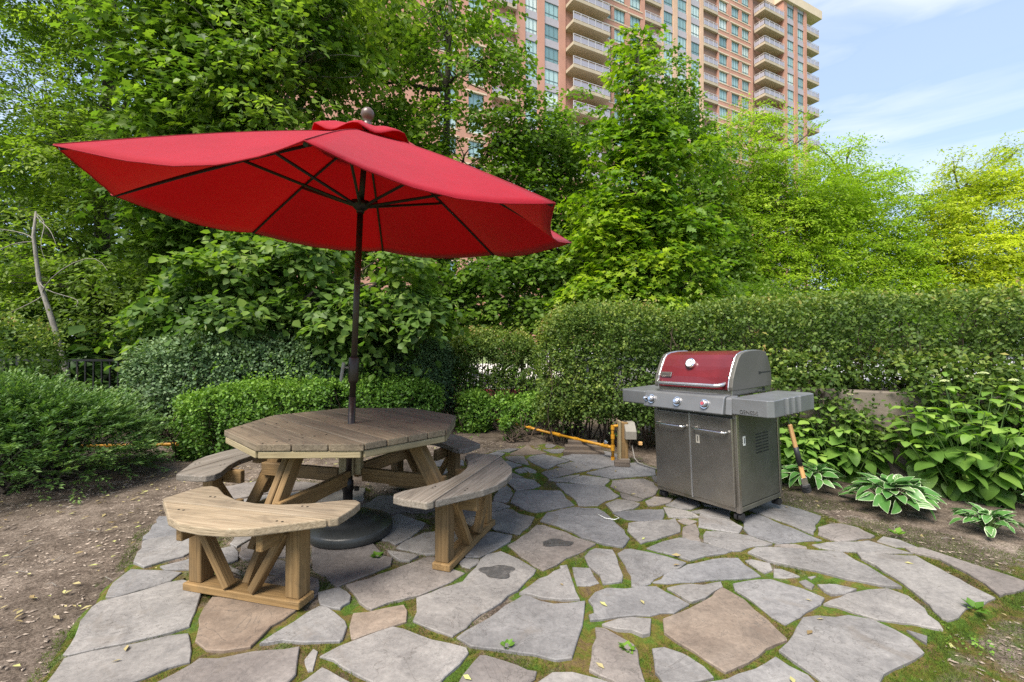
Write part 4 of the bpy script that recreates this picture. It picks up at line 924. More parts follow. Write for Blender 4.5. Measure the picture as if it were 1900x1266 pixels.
for x0, x1, hx in ((.018, .340, 0), (.350, gw - .022, 1)):
    dr = gpart('door', [((x0, -.024, .10), (x1, -.002, .715))], STEEL, bevel=.004)
    y = -.055; z = .615
    MB().tube([(x0 + .035, -.024, z), (x0 + .04, y, z), (x0 + .06, y - .006, z), (x1 - .06, y - .006, z), (x1 - .035, y, z), (x1 - .03, -.024, z)], .0075, 8).build('door_handle', CHROME, dr, smooth=True)
gpart('centre_strip', [((.3405, -.028, .09), (.3495, -.0, .72))], STEEL_B, bevel=.001)
def text(name, s, size, mat, parent, loc, rot, ext=.0012):
    cu = bpy.data.curves.new(name, 'FONT'); cu.body = s; cu.size = size; cu.extrude = ext; cu.align_x = 'CENTER'; cu.align_y = 'CENTER'
    t = bpy.data.objects.new('tmp', cu); COL.objects.link(t); dg = bpy.context.evaluated_depsgraph_get(); me = bpy.data.meshes.new_from_object(t.evaluated_get(dg))
    bpy.data.objects.remove(t); me.materials.clear(); me.materials.append(mat); return link(name, me, parent, loc=loc, rot=rot)
INK = plain('black_ink', (.015, .015, .015), .6, 0, 0, 5, 0)
PI = math.pi
s1 = gpart('number_plate', [((.395, -.0265, .505), (.425, -.0245, .565))], steel('scratched_plate', (.45, .42, .36), .5, var=.2, metal=.4), bevel=.0005); text('numeral', '1', .055, INK, s1, (.41, -.0275, .535), (PI / 2, 0, 0))
s2 = gpart('number_plate', [((gw - .004, .075, .515), (gw - .002, .105, .58))], WHITE, bevel=.0005); text('numeral', '1', .055, INK, s2, (gw - .001, .09, .547), (PI / 2, 0, PI / 2))
for r_ in range(7):
    for c_ in range(2):
        y0 = .235 + c_ * .088; gpart('vent_slot', [((gw - .0045, y0, .435 + r_ * .022), (gw - .002, y0 + .076, .443 + r_ * .022))], INK, bevel=0)
for (x, y) in ((.03, .03), (gw - .03, .03), (.03, gd - .04), (gw - .03, gd - .04)):
    ct = MB().tube([(x, y, .066), (x, y, .045)], .012, 8).box((x - .012, y - .006, .030), (x + .012, y + .02, .052)).build('caster', RUBBER, grill)
    for s in (-1, 1): MB().tube([(x + s * .006, y + .008, .027), (x + s * .026, y + .008, .027)], .027, 18).build('wheel', RUBBER, ct, smooth=False)
# control fascia
MB().prism([(.03, .742), (-.085, .742), (-.088, .752), (-.058, .858), (-.045, .868), (.03, .876)], -.035, gw - .045, axis='x').build('control_panel', SHELF, grill, bevel=.006, seg=3)
MB().prism([(.03, .744), (-.062, .744), (-.060, .752), (-.045, .850), (-.035, .860), (.03, .870)], gw - .044, gw + .004, axis='x').build('panel_end', SHELF, grill, bevel=.006, seg=3)
def knob(x, z, r, red=False):
    c0 = Vector((x, -.074 - .03 * (.80 - z) / .1 * 0 - .0, z)); d_ = Vector((0, -.96, .26))
    k = MB().tube([c0, c0 + d_ * .010], r * 1.25, 24).build('knob', CHROME, grill, smooth=False)
    MB().tube([c0 + d_ * .010, c0 + d_ * .014], r * 1.02, 24).build('knob_ring', RUBBER, k)
    MB().tube([c0 + d_ * .014, c0 + d_ * .030, c0 + d_ * .033], [r * .95, r * .85, r * .7], 20).build('knob_grip', steel('knob_grey', (.5, .48, .5), .3) if 'knob_grey' not in MATS else MATS['knob_grey'], k)
    MB().tube([c0 + d_ * .033, c0 + d_ * .037], r * .45, 16).build('knob_cap', plain('knob_red', (.35, .06, .08), .5) if red else CHROME, k)
knob(-.006, .806, .015); knob(.045, .806, .027); knob(.285, .806, .027); knob(.515, .806, .027, True)
# side shelves
def shelf(name, x0, x1, scall):
    y0, y1 = -.058, gd - .03
    poly = [(x0, y0), (x1 - .03, y0), (x1, y0 + .03)] if scall > 0 else [(x0 + .03, y0), (x1, y0), (x1, y1), (x0 + .03, y1), (x0, y1 - .03), (x0, y0 + .03)]
    if scall > 0:
        for cy in (.12, .20, .28):
            for q in range(9):
                a = math.pi * q / 8; poly.append((x1 - .014 * math.sin(a), cy - .026 * math.cos(a)))
        poly += [(x1, y1 - .04), (x1 - .04, y1), (x0, y1)]
    return MB().prism(poly, .752, .862).build(name, SHELF, grill, bevel=.010, seg=3)
sr = shelf('side_shelf', gw + .006, gw + .275, 1); sl_ = shelf('side_shelf', -.315, -.038, -1)
text('lettering', 'GENESIS', .034, CHROME, sr, (gw + .125, -.0595, .775), (PI / 2, 0, 0))
for cy in (.12, .20, .28): MB().tube([(gw + .262, cy, .752), (gw + .272, cy, .748)], .010, 10).build('tool_hook', RUBBER, sr)
# firebox and lid
gpart('firebox', [((.045, .015, .858), (gw - .03, gd - .04, .905))], STEEL, bevel=.006)
gpart('grease_marks', [((gw - .031, .30, .872), (gw - .0285, .34, .876)), ((gw - .031, .34, .885), (gw - .0285, .39, .889)), ((gw - .031, .40, .872), (gw - .0285, .43, .895))], INK, bevel=0)
prof = [(.0, .905), (-.004, .93), (.012, .99), (.05, 1.065), (.085, 1.12), (.115, 1.148), (.16, 1.162), (.24, 1.170), (.36, 1.168), (.42, 1.155), (.455, 1.12), (.49, 1.03), (.495, .96), (.485, .905)]
lid = MB().prism(prof, .052, gw - .04, axis='x').build('lid', REDE, grill, bevel=.004, seg=2)
def cap(x0, x1, mat, grow, name):
    c = (.24, 1.03); p = [(c[0] + (y - c[0]) * (1 + grow), c[1] + (z - c[1]) * (1 + grow * 1.2)) for y, z in prof]
    return MB().prism(p, x0, x1, axis='x').build(name, mat, lid, bevel=.005, seg=2)
cap(gw - .040, gw - .012, CASTG, .025, 'end_cap'); cap(.022, .052, CASTG, .025, 'end_cap')
cap(gw - .050, gw - .0395, STEEL_B, .035, 'end_trim'); cap(.0515, .062, STEEL_B, .035, 'end_trim')
for x_ in (gw - .0445, .057):
    for (y, z) in ((.005, 1.0), (.075, 1.125)): MB().tube([(x_, y - .012, z), (x_, y - .020, z + .004)], .004, 8).build('rivet', RUBBER, lid)
gpart('rear_hinge_slot', [((gw - .0125, .33, 1.005), (gw - .0105, .485, 1.012)), ((gw - .0125, .325, .998), (gw - .0105, .350, 1.016))], INK, lid, bevel=0)
MB().tube([(.065, -.004, .952), (.068, -.03, .945), (.085, -.055, .94), (.12, -.062, .938), (.36, -.064, .938), (.58, -.062, .938), (.61, -.055, .94), (.628, -.03, .945), (.63, -.004, .952)], .0125, 14).build('lid_handle', STEEL_B, lid, smooth=True)
nrm = Vector((0, -.90, .43)); tc0 = Vector((.325, .047, 1.085))
th = MB().tube([tc0 - nrm * .01, tc0 + nrm * .012, tc0 + nrm * .016], [.040, .040, .034], 28).build('thermometer', CHROME, lid, smooth=False)
MB().tube([tc0 + nrm * .016, tc0 + nrm * .0175], .029, 24).build('dial', DIAL, th); MB().tube([tc0 + nrm * .0176 + Vector((-.012, 0, 0)), tc0 + nrm * .019 + Vector((.012, .003, .010))], .0022, 6).build('needle', INK, th)
bc = Vector((.125, .004, 1.000)); ang_t = math.atan2(.075, .038)
bd = MB().box((-.052, -.020, -.003), (.052, .020, .003)).build('badge', STEEL, lid, bevel=.002); bd.location = bc + Vector((0, .004, .0)); bd.rotation_euler = (math.radians(66), 0, 0)
bt = text('lettering', 'weber', .032, INK, bd, (0, .001, .0034), (0, 0, 0), .0006)

# grill brush hanging from the right shelf
BT = Vector((1.85, 3.02, .735)); BB = Vector((1.985, 3.05, .275)); bdv = (BB - BT)
brush = empty('grill_brush', BB); tag(brush, 'long handled grill brush with black bristles hanging from the right shelf', 'brush')
Lb = lambda t: tuple(BT + bdv * t - BB)
beam('handle', Lb(0), Lb(.36), .026, .018, BRUSHW, brush, up=(0, -1, 0)); beam('handle', Lb(.58), Lb(.79), .026, .018, BRUSHW, brush, up=(0, -1, 0))
MB().tube([Lb(.33), Lb(.45), Lb(.60)], [.0165, .0175, .0165], 12).build('grip', RUBBER, brush, smooth=True)
beam('ferrule', Lb(.78), Lb(.90), .042, .014, STEEL, brush, up=(0, -1, 0)); 
bh = beam('brush_head', Lb(.885), Lb(1.0), .056, .022, RUBBER, brush, up=(0, -1, 0))
br = MB()
for i in range(60):
    t_ = .89 + .11 * random.random(); s_ = random.uniform(-.026, .026); p_ = Vector(Lb(t_)) + Vector((s_, 0, 0)); br.tube([p_, p_ + Vector((random.uniform(-.004, .004), -.028, random.uniform(-.006, .006)))], .0014, 3, cap=False)
br.build('bristles', RUBBER, bh)
MB().tube([Lb(0), tuple(BT + Vector((.0, .02, .03)) - BB), tuple(BT + Vector((.012, .03, .045)) - BB)], .003, 6).build('hanging_loop', RUBBER, brush)

# ------------------------------------------------------------------ gas pipe, post, blocks
pipe = empty('gas_pipe', (1.08, 4.86, 0)); tag(pipe, 'yellow gas pipe running along the soil to a riser beside the wooden post', 'pipe')
Lp = lambda *p: tuple(Vector(p) - Vector((1.08, 4.86, 0)))
A0 = Vector((1.07, 4.88, .16)); A1 = Vector((.60, 5.62, .14)); A2 = Vector((.50, 5.78, .14)); A3 = Vector((-.58, 7.5, .10))
MB().tube([Lp(*A0), Lp(*A1)], .016, 12).build('pipe_run', YPIPE, pipe, smooth=True); MB().tube([Lp(*(A2 + Vector((.1, -.16, 0)))), Lp(*A3)], .016, 12).build('pipe_run', YPIPE, pipe, smooth=True)
for p_, q_ in ((A1, A2), (A0 + (A1 - A0) * .62, A0 + (A1 - A0) * .70), (A0 + (A1 - A0) * .05, A0 + (A1 - A0) * .16), (A2 + (A3 - A2) * .22, A2 + (A3 - A2) * .25)): MB().tube([Lp(*p_), Lp(*q_)], .022, 12).build('pipe_coupling', YPIPE, pipe, smooth=False)
MB().tube([Lp(1.08, 4.86, .03), Lp(1.08, 4.86, .365), Lp(1.085, 4.86, .385), Lp(1.10, 4.86, .392), Lp(1.18, 4.87, .392)], .0155, 12).build('riser', YPIPE, pipe, smooth=True)
for z0, z1 in ((.03, .06), (.13, .19), (.255, .30), (.355, .40)): MB().tube([Lp(1.08, 4.86, z0), Lp(1.08, 4.86, z1)], .021, 12).build('pipe_coupling', YPIPE, pipe, smooth=False)
MB().tube([Lp(1.04, 4.95, .19), Lp(1.01, 4.96, .21)], .022, 12).build('valve', CHROME, pipe)
p2 = MB().tube([(-6.2, 5.20, .07), (-4.6, 5.38, .07), (-3.2, 5.52, .07)], .020, 10).build('gas_pipe', YPIPE, smooth=True); tag(p2, 'yellow gas pipe on the bare soil between the juniper and the box hedge', 'pipe')
post = empty('outlet_post', (1.22, 4.84, 0)); tag(post, 'short wooden post with a slanted grey outlet box beside the yellow riser', 'post')
beam('post', (-.025, 0, -.05), (-.025, 0, .44), .075, .075, W_LEG, post, up=(0, 1, 0)); beam('backboard', (-.075, .0, .02), (-.075, 0, .455), .022, .10, W_PALE, post, up=(0, 1, 0))
MB().prism([(-.10, .27), (-.10, .355), (-.02, .44), (.06, .44), (.06, .27)], -.03, .085, axis='x').build('outlet_box', plain('outlet_grey', (.22, .20, .165), .6, 0, .15), post, bevel=.004)
MB().box((-.09, -.07, .0), (.03, .05, .06)).build('footing', CONC, post, bevel=.01); MB().box((.12, -.05, .20), (.16, -.01, .235)).build('outlet_cap', BRUSHW, post, bevel=.004)
hs = MB().tube([(1.27, 4.80, .20), (1.28, 4.74, .08), (1.30, 4.66, .05), (1.38, 4.52, .045), (1.50, 4.36, .045), (1.62, 4.22, .05), (1.72, 4.14, .12)], .0065, 8).build('gas_hose', HOSE, smooth=True); tag(hs, 'pale flexible hose curving from the post to the back of the grill', 'hose')
bk_ = MB().box((-.075, -.05, .032), (.075, .05, .082)).build('wood_block', W_DARK, bevel=.004); bk_.location = (1.12, 4.62, 0); bk_.rotation_euler = (0, 0, -.15); tag(bk_, 'small brown wood block on the stone at the foot of the riser', 'block')
slp = empty('sleeper_stack', (.82, 5.22, 0), -.08); tag(slp, 'stepped stack of dark wooden sleepers under the near end of the yellow pipe', 'sleepers')
for i, (y, z, l_) in enumerate(((-.06, .03, .46), (.03, .075, .42), (.10, .115, .34))): beam('sleeper', (-l_ / 2, y, z), (l_ / 2, y, z), .09, .05, W_DARK, slp)
sp2 = beam('pipe_support', (.05, 6.30, .045), (.42, 6.42, .045), .12, .05, W_DARK); tag(sp2, 'flat dark board on the soil under the far part of the yellow pipe', 'board')
sbl = MB().tube([(.62, 3.30, .036), (.66, 3.22, .036), (.72, 3.19, .037), (.76, 3.22, .036), (.74, 3.27, .036)], .003, 5).build('cable_loop', WHITE, smooth=True); tag(sbl, 'thin white loop of string lying on a flagstone left of the grill', 'string')
rt = limb_mb = MB(); limb(rt, (-1.70, 2.62, .03), (-1.37, 2.40, .045), .010, .014, .12, 10, 6); r_o = rt.build('fallen_stick', BARK_L, smooth=True); tag(r_o, 'crooked bark covered stick lying on the stones under the front bench', 'stick')

# ------------------------------------------------------------------ black fence
def fence(pts, h, label, step=.115, z0=0.0):
    root = empty('metal_fence', (pts[0][0], pts[0][1], 0)); tag(root, label, 'fence', 'black metal fence behind the shrubs'); bx, by = pts[0]
    for (ax_, ay_), (cx_, cy_) in zip(pts[:-1], pts[1:]):
        a = Vector((ax_ - bx, ay_ - by, 0)); b_ = Vector((cx_ - bx, cy_ - by, 0)); Ln = (b_ - a).length; n = int(Ln / step); d_ = (b_ - a).normalized(); q = Vector((-d_.y, d_.x, 0))
        for z in (h - .015, .16): beam('rail', a + Vector((0, 0, z)), b_ + Vector((0, 0, z)), .035, .03, FENCE, root, bevel=0)
        m_ = None
        for i in range(n + 1):
            p_ = a + d_ * (i * step)
            if i % 20 == 0:
                link('fence_post', MB().box((-.03, -.03, -.02), (.03, .03, h + .05)).mesh('fence_post', FENCE), root, loc=p_ + q * .002)
            else:
                m_ = m_ or MB().box((-.009, -.009, .10), (.009, .009, h - .02)).mesh('bar', FENCE); link('bar', m_, root, loc=p_)
fence([(-9.2, 6.35), (-3.4, 6.35)], 1.06, 'black metal bar fence along the left behind the juniper')
fence([(-3.4, 6.35), (-1.5, 8.9)], 1.08, 'black metal bar fence slanting back behind the grey green shrubs')
fence([(-1.5, 8.9), (2.6, 9.4)], 1.12, 'black metal bar fence behind the clipped middle hedge')
# ------------------------------------------------------------------ trees
def tp(*p): return list(p)
# left: fine-leaved ash filling the upper left corner
tree('ash_tree', (-8.2, 9.0, 0), [(-8.2, 9, -.1), (-8.1, 9, 2), (-8.3, 9.1, 4.5), (-8.0, 9, 7.5), (-7.9, 9, 10)], .17,
     [(-8.6, 8.6, 3.2, 1.9, 1.6, 1.3), (-7.2, 8.3, 4.6, 1.9, 1.5, 1.3), (-9.2, 8.8, 6.0, 2.2, 1.7, 1.6), (-6.6, 8.5, 6.8, 1.8, 1.4, 1.3), (-8.0, 8.6, 8.4, 2.3, 1.6, 1.2), (-6.0, 9.0, 3.2, 1.6, 1.4, 1.0), (-10.4, 9.2, 4.6, 1.6, 1.4, 1.5), (-7.4, 8.0, 2.3, 1.9, 1.2, .8), (-9.9, 8.6, 8.2, 1.6, 1.4, 1.3)],
     2900, 32, .085, 'lance', G['ash'], 'tall fine leaved ash at the far left behind the juniper', L=.42, width=.17, droop=.35, thr=-.12, nf=1.15, seed=2, twigs=150)
# dark maple
tree('maple_tree', (-5.4, 8.4, 0), [(-5.4, 8.4, -.1), (-5.45, 8.4, 1.6), (-5.3, 8.4, 3.4), (-5.2, 8.3, 5.4), (-4.9, 8.2, 7.5)], .14,
     [(-5.8, 7.9, 4.3, 1.1, 1.2, .9), (-4.9, 7.6, 5.3, 1.2, 1.2, 1.0), (-5.9, 8.0, 6.3, 1.3, 1.2, 1.0), (-4.5, 8.1, 3.9, 1.0, 1.0, .8), (-4.0, 7.9, 6.6, 1.1, 1.2, 1.0), (-6.2, 8.4, 2.9, 1.1, 1.0, .7), (-4.9, 8.0, 7.6, 1.5, 1.2, .9), (-5.6, 8.2, 3.4, 1.0, .9, .5)],
     1250, 13, .130, 'maple', G['maple_dark'], 'dark green broad leaved maple above the left half of the red umbrella', L=.5, width=.26, droop=.3, thr=-.10, nf=1.4, seed=5, twigs=130)
# linden with the grey trunk that shows under the umbrella
tree('linden_tree', (-4.25, 8.05, 0), [(-4.25, 8.05, -.1), (-4.22, 8.05, 1.5), (-4.25, 8.05, 3.2), (-4.35, 8.0, 4.8), (-4.45, 8.0, 6.5), (-4.4, 8, 8.2)], .105,
     [(-3.9, 7.4, 5.0, .9, 1.0, .8), (-3.3, 7.6, 6.2, 1.1, 1.0, .9), (-4.6, 7.3, 6.3, .9, .9, .9), (-2.9, 7.8, 4.6, .8, .9, .55), (-3.8, 7.6, 7.5, 1.3, 1.0, .8), (-3.0, 8.0, 7.4, 1.0, 1.0, .8), (-4.6, 7.6, 4.4, .6, .7, .5)],
     760, 15, .100, 'heart', G['linden'], 'linden with pale hanging bracts, its grey trunk showing just below the red umbrella', L=.5, width=.2, droop=.5, thr=-.12, nf=1.5, seed=8, twigs=110, bk=BARK_L, bract=2600, bright=.12)
# low linden boughs between the umbrella and the shrubs
tree('low_linden', (-4.0, 7.2, 0), [(-4.0, 7.2, -.1), (-3.9, 7.1, 1.0), (-3.6, 6.9, 2.0), (-3.4, 6.8, 2.6)], .06,
     [(-3.9, 6.3, 2.35, .65, .6, .22), (-4.5, 6.5, 1.95, .7, .6, .20), (-3.5, 6.2, 1.70, .65, .5, .20), (-2.7, 6.2, 2.0, .50, .5, .18), (-2.1, 6.1, 1.72, .55, .5, .20), (-1.5, 6.3, 1.95, .40, .5, .20), (-1.2, 6.3, 1.66, .40, .5, .16), (-4.9, 6.6, 1.55, .6, .5, .22), (-2.9, 6.4, 2.55, .45, .5, .20), (-1.45, 6.2, 2.40, .22, .4, .26), (-3.9, 6.6, 2.80, .45, .5, .16), (-2.3, 6.3, 1.42, .6, .4, .16)],
     720, 12, .11, 'heart', G['linden'], 'low spreading linden boughs with large leaves below the left side of the umbrella', L=.40, width=.17, droop=.45, shell=.6, thr=-.15, nf=2.6, seed=11, twigs=80, bract=900, bright=-.10)
# linden in front of the tower
tree('linden_tree', (-1.55, 10.2, 0), [(-1.55, 10.2, -.1), (-1.55, 10.2, 2), (-1.5, 10.2, 4.5), (-1.45, 10.1, 7), (-1.35, 10, 9.5)], .15,
     [(-2.4, 9.6, 4.8, 1.2, 1.2, 1.0), (-1.0, 9.4, 5.2, 1.2, 1.2, .9), (.2, 9.8, 4.2, 1.0, 1.1, .9), (-2.8, 9.8, 6.9, 1.2, 1.2, 1.0), (-.9, 9.5, 7.1, 1.2, 1.2, .9), (-1.6, 9.6, 8.6, 1.5, 1.2, .9), (.4, 9.7, 5.9, .9, 1.0, .7), (-3.4, 9.8, 8.3, 1.1, 1.0, 1.0), (-.2, 9.4, 3.1, 1.3, 1.0, .7), (-2.4, 9.4, 3.2, 1.2, 1.0, .8), (-1.2, 9.2, 2.4, 1.3, .8, .6), (1.0, 9.7, 3.4, .8, .9, .7), (-3.1, 9.9, 5.7, .8, .9, .7)],
     2500, 17, .085, 'heart', G['linden_mid'], 'tall linden with a straight dark trunk just right of the umbrella finial', L=.48, width=.2, droop=.45, thr=-.10, nf=1.5, seed=13, twigs=220)
tree('linden_tree', (1.35, 11.0, 0), [(1.35, 11, -.1), (1.35, 11, 2.5), (1.4, 11, 5), (1.3, 11, 7)], .11,
     [(1.1, 10.4, 5.4, .9, .9, .8), (1.6, 10.4, 4.2, 1.1, .9, .8), (.9, 10.4, 3.3, 1.1, .9, .7), (1.5, 10.5, 6.4, .6, .6, .7), (1.9, 10.3, 2.6, 1.2, .9, .7), (.4, 10.4, 4.5, .7, .8, .6)],
     1150, 17, .085, 'heart', G['linden_mid'], 'slender linden between the tall linden and the bright maple', L=.45, width=.18, droop=.45, thr=-.28, seed=17, twigs=100, bright=-.1)
# bright maple
tree('maple_tree', (2.45, 8.6, 0), [(2.45, 8.6, -.1), (2.45, 8.6, 1.8), (2.45, 8.6, 3.8), (2.42, 8.6, 5.6), (2.40, 8.6, 7.0)], .085,
     [(2.30, 8.4, 6.70, .20, .28, .50), (2.36, 8.3, 6.05, .30, .40, .40), (2.28, 8.3, 5.35, .38, .50, .42), (2.50, 8.2, 4.65, .48, .6, .42), (2.95, 8.2, 4.0, .38, .5, .34), (2.15, 8.1, 3.95, .55, .6, .45), (2.75, 8.1, 3.3, .62, .6, .40), (1.75, 8.0, 3.2, .50, .6, .36), (2.35, 7.9, 2.65, .75, .6, .40), (3.15, 8.0, 2.5, .45, .5, .30), (1.5, 7.9, 2.3, .55, .5, .30), (2.4, 7.8, 1.95, .75, .5, .26), (1.40, 8.2, 3.85, .30, .4, .20), (3.35, 8.2, 3.3, .40, .4, .22), (3.3, 8.2, 4.75, .26, .3, .20), (1.75, 8.3, 4.9, .22, .3, .2), (3.6, 8.1, 2.0, .45, .4, .25)],
     1250, 13, .105, 'maple', G['maple'], 'bright lime green maple with a pointed top, standing in front of the tower', L=.36, width=.20, droop=.32, shell=.36, thr=-.22, nf=2.0, seed=21, twigs=150)
# darker tree to the right of it
tree('linden_tree', (4.4, 12.4, .8), [(4.4, 12.4, .7), (4.4, 12.4, 3.5), (4.4, 12.4, 6), (4.3, 12.4, 8.6)], .14,
     [(4.1, 12, 8.3, .6, .7, .7), (4.3, 12, 7.2, 1.0, .9, .8), (4.5, 12, 6.1, 1.25, 1, .8), (4.2, 11.8, 5.0, 1.5, 1, .8), (4.9, 12, 4.0, 1.4, 1, .8), (4.0, 11.8, 3.2, 1.5, 1, .8), (5.2, 11.9, 3.0, 1.3, .9, .7)],
     1700, 16, .085, 'heart', G['linden_mid'], 'mid green linden standing just right of the bright maple against the tower', L=.48, width=.2, droop=.45, thr=-.28, seed=25, twigs=140, bright=-.14)
# yellow green locusts
def locust(base, h, blobs, mat, label, n, seed, bright=0.0):
    x, y, z = base
    tree('locust_tree', base, [(x, y, z - .1), (x + .1, y, z + h * .3), (x - .1, y, z + h * .6), (x + .1, y, z + h)], .10, blobs, n, 34, .085, 'lance', mat, label,
         L=.6, width=.17, droop=.28, shell=.42, thr=-.30, nf=.95, seed=seed, twigs=170, group='feathery locust trees behind the long hedge', bright=bright, limb_r=.018)
locust((7.4, 13.6, .8), 6.0, [(6.6, 13, 7.3, .45, .5, .7), (7.6, 13, 7.2, .40, .5, .6), (6.7, 13, 6.2, 1.0, 1, .8), (7.9, 13, 6.0, 1.0, 1, .8), (6.1, 13, 5.0, 1.2, 1, .9), (7.6, 12.8, 4.9, 1.4, 1, .9), (8.9, 13, 5.4, .9, .9, .8), (6.6, 12.8, 3.7, 1.5, 1, .8), (8.4, 12.8, 3.7, 1.5, 1, .8), (5.6, 12.9, 3.5, 1.1, .9, .9), (7.4, 12.6, 2.6, 2.2, 1, .7), (7.05, 13, 8.0, .16, .2, .35), (8.5, 13, 7.3, .18, .2, .45), (6.1, 13, 7.2, .2, .2, .4)], G['locust'],
       'yellow green feathery locust in front of the foot of the tower', 2900, 31)
locust((10.8, 14.2, .8), 5.4, [(9.9, 13.8, 6.7, .6, .7, .6), (10.6, 13.8, 5.9, 1.1, 1, .8), (9.6, 13.8, 5.2, .9, .9, .8), (11.4, 13.8, 5.2, .9, .9, .7), (10.4, 13.6, 4.2, 1.6, 1, .9), (12.0, 13.8, 4.0, 1.0, .9, .8), (10.6, 13.4, 3.0, 2.0, 1, .8), (9.3, 13.8, 7.2, .2, .2, .4), (10.3, 13.8, 7.3, .2, .2, .4), (11.6, 13.8, 6.5, .28, .2, .35), (12.4, 13.8, 5.5, .3, .2, .3)], G['locust'],
       'feathery locust with a rounded top in the middle of the row right of the tower', 2000, 35, .08)
locust((14.2, 14.4, .8), 5.2, [(13.2, 13.9, 5.2, .8, .8, .6), (14.2, 13.9, 6.2, .8, .8, .5), (15.2, 13.9, 6.2, .7, .8, .6), (14.4, 13.9, 5.3, 1.4, 1, .8), (15.8, 13.9, 5.3, 1.0, 1, .8), (13.4, 13.7, 4.0, 1.7, 1, .9), (15.4, 13.7, 3.9, 1.7, 1, 1.0), (14.2, 13.5, 2.7, 2.6, 1, .8), (16.8, 14, 4.4, 1.2, 1, 1.2), (13.6, 13.9, 6.9, .22, .2, .4), (14.9, 13.9, 7.1, .3, .2, .3), (15.6, 13.9, 7.3, .25, .2, .35), (12.6, 13.9, 5.9, .25, .2, .35)], G['locust_gold'],
       'golden feathery locust at the right edge of the photo above the hedge', 3000, 39, .15)
for (x, y, sx, sz, n, lb, sd) in ((5.4, 10.2, 1.2, .75, 520, 'dark rounded shrub behind the hedge below the locust at the foot of the tower', 41), (8.3, 11.4, 1.5, .7, 560, 'mid green shrub behind the hedge below the rounded locust', 43), (11.6, 11.8, 1.8, .8, 620, 'yellowish shrub behind the hedge towards the right edge', 47)):
    tree('shrub', (x, y, .85), [(x, y, .8), (x, y, 1.3), (x + .1, y, 1.9)], .03, [(x - sx * .5, y, 1.7, sx * .7, .7, sz), (x + sx * .4, y, 1.85, sx * .7, .7, sz), (x, y, 2.1, sx * .5, .6, sz * .8)], n, 24, .07, 'lance', G['linden_mid'], lb, L=.4, width=.16, droop=.1, thr=-.6, seed=sd, twigs=30, cat='shrub', bright=-.1)
# far wood beyond the fence on the left
P, D, Nn, tone, *_ = sprays([(-15, 17, 2.5, 4.5, 1.5, 3), (-9, 17.5, 2.0, 4, 1.5, 2.6), (-4.5, 18, 1.4, 3, 1.2, 1.8), (-13, 16.5, 7.5, 4, 1.5, 3.0), (-8.2, 15, 4.6, 3, 1.4, 2.2), (-22, 17, 5, 4, 1.6, 5), (-5.5, 13.4, 1.2, 2.4, .8, 1.3), (4, 16, 2.2, 3, 1, 1.6), (9, 17, 2.2, 4, 1, 1.6), (15, 18, 2.2, 4, 1, 1.6), (21, 19, 2.5, 4, 1, 1.8), (-.6, 14.5, 2.6, 2.5, .8, 1.1), (-7, 7.9, .5, 3, .7, .7), (-10, 8.2, 1.2, 2.5, .7, 1.3)], 8000, 12, .9, .5, .3, .4, -.45, .5, 3)
fw = leaf_cloud('far_wood', P, D, Nn, .24 * (.6 + .8 * rng.random(len(P))), 'oval', G['far'], np.clip(tone * .5 + rng.random(len(P)) * .5, 0, 1)); tag(fw, kind='stuff')

# dead snag
sn = empty('dead_tree', (-5.95, 5.95, 0)); tag(sn, 'leafless grey dead sapling with bare branches at the left edge behind the juniper', 'tree')
sl = lambda *p: (p[0] + 5.15, p[1] - 5.95, p[2])  # built round its own base
MB().tube([sl(-5.02, 5.95, -.05), sl(-5.05, 5.95, .9), sl(-5.25, 5.95, 1.6), sl(-5.42, 5.95, 2.1), sl(-5.50, 5.95, 2.7), sl(-5.47, 5.95, 3.02)], [.040, .036, .030, .025, .019, .010], 10).build('trunk', BARK_L, sn, smooth=True)
bb = MB()
for a, b_, s_ in (((-5.5, 5.95, 2.65), (-6.3, 5.8, 2.85), .10), ((-5.5, 5.95, 2.62), (-6.2, 5.7, 2.35), -.06), ((-5.48, 5.95, 2.98), (-5.05, 5.8, 2.55), .12), ((-5.48, 5.95, 3.0), (-5.25, 5.9, 2.3), .10), ((-5.38, 5.95, 1.95), (-4.3, 5.7, 2.2), .14), ((-5.38, 5.95, 1.9), (-6.4, 5.6, 1.2), .08), ((-5.42, 5.95, 2.1), (-4.7, 5.7, 1.75), .05)):
    limb(bb, sl(*a), sl(*b_), .008, .002, .07, 8, 5, s_)
bb.build('branches', BARK_L, sn, smooth=True)

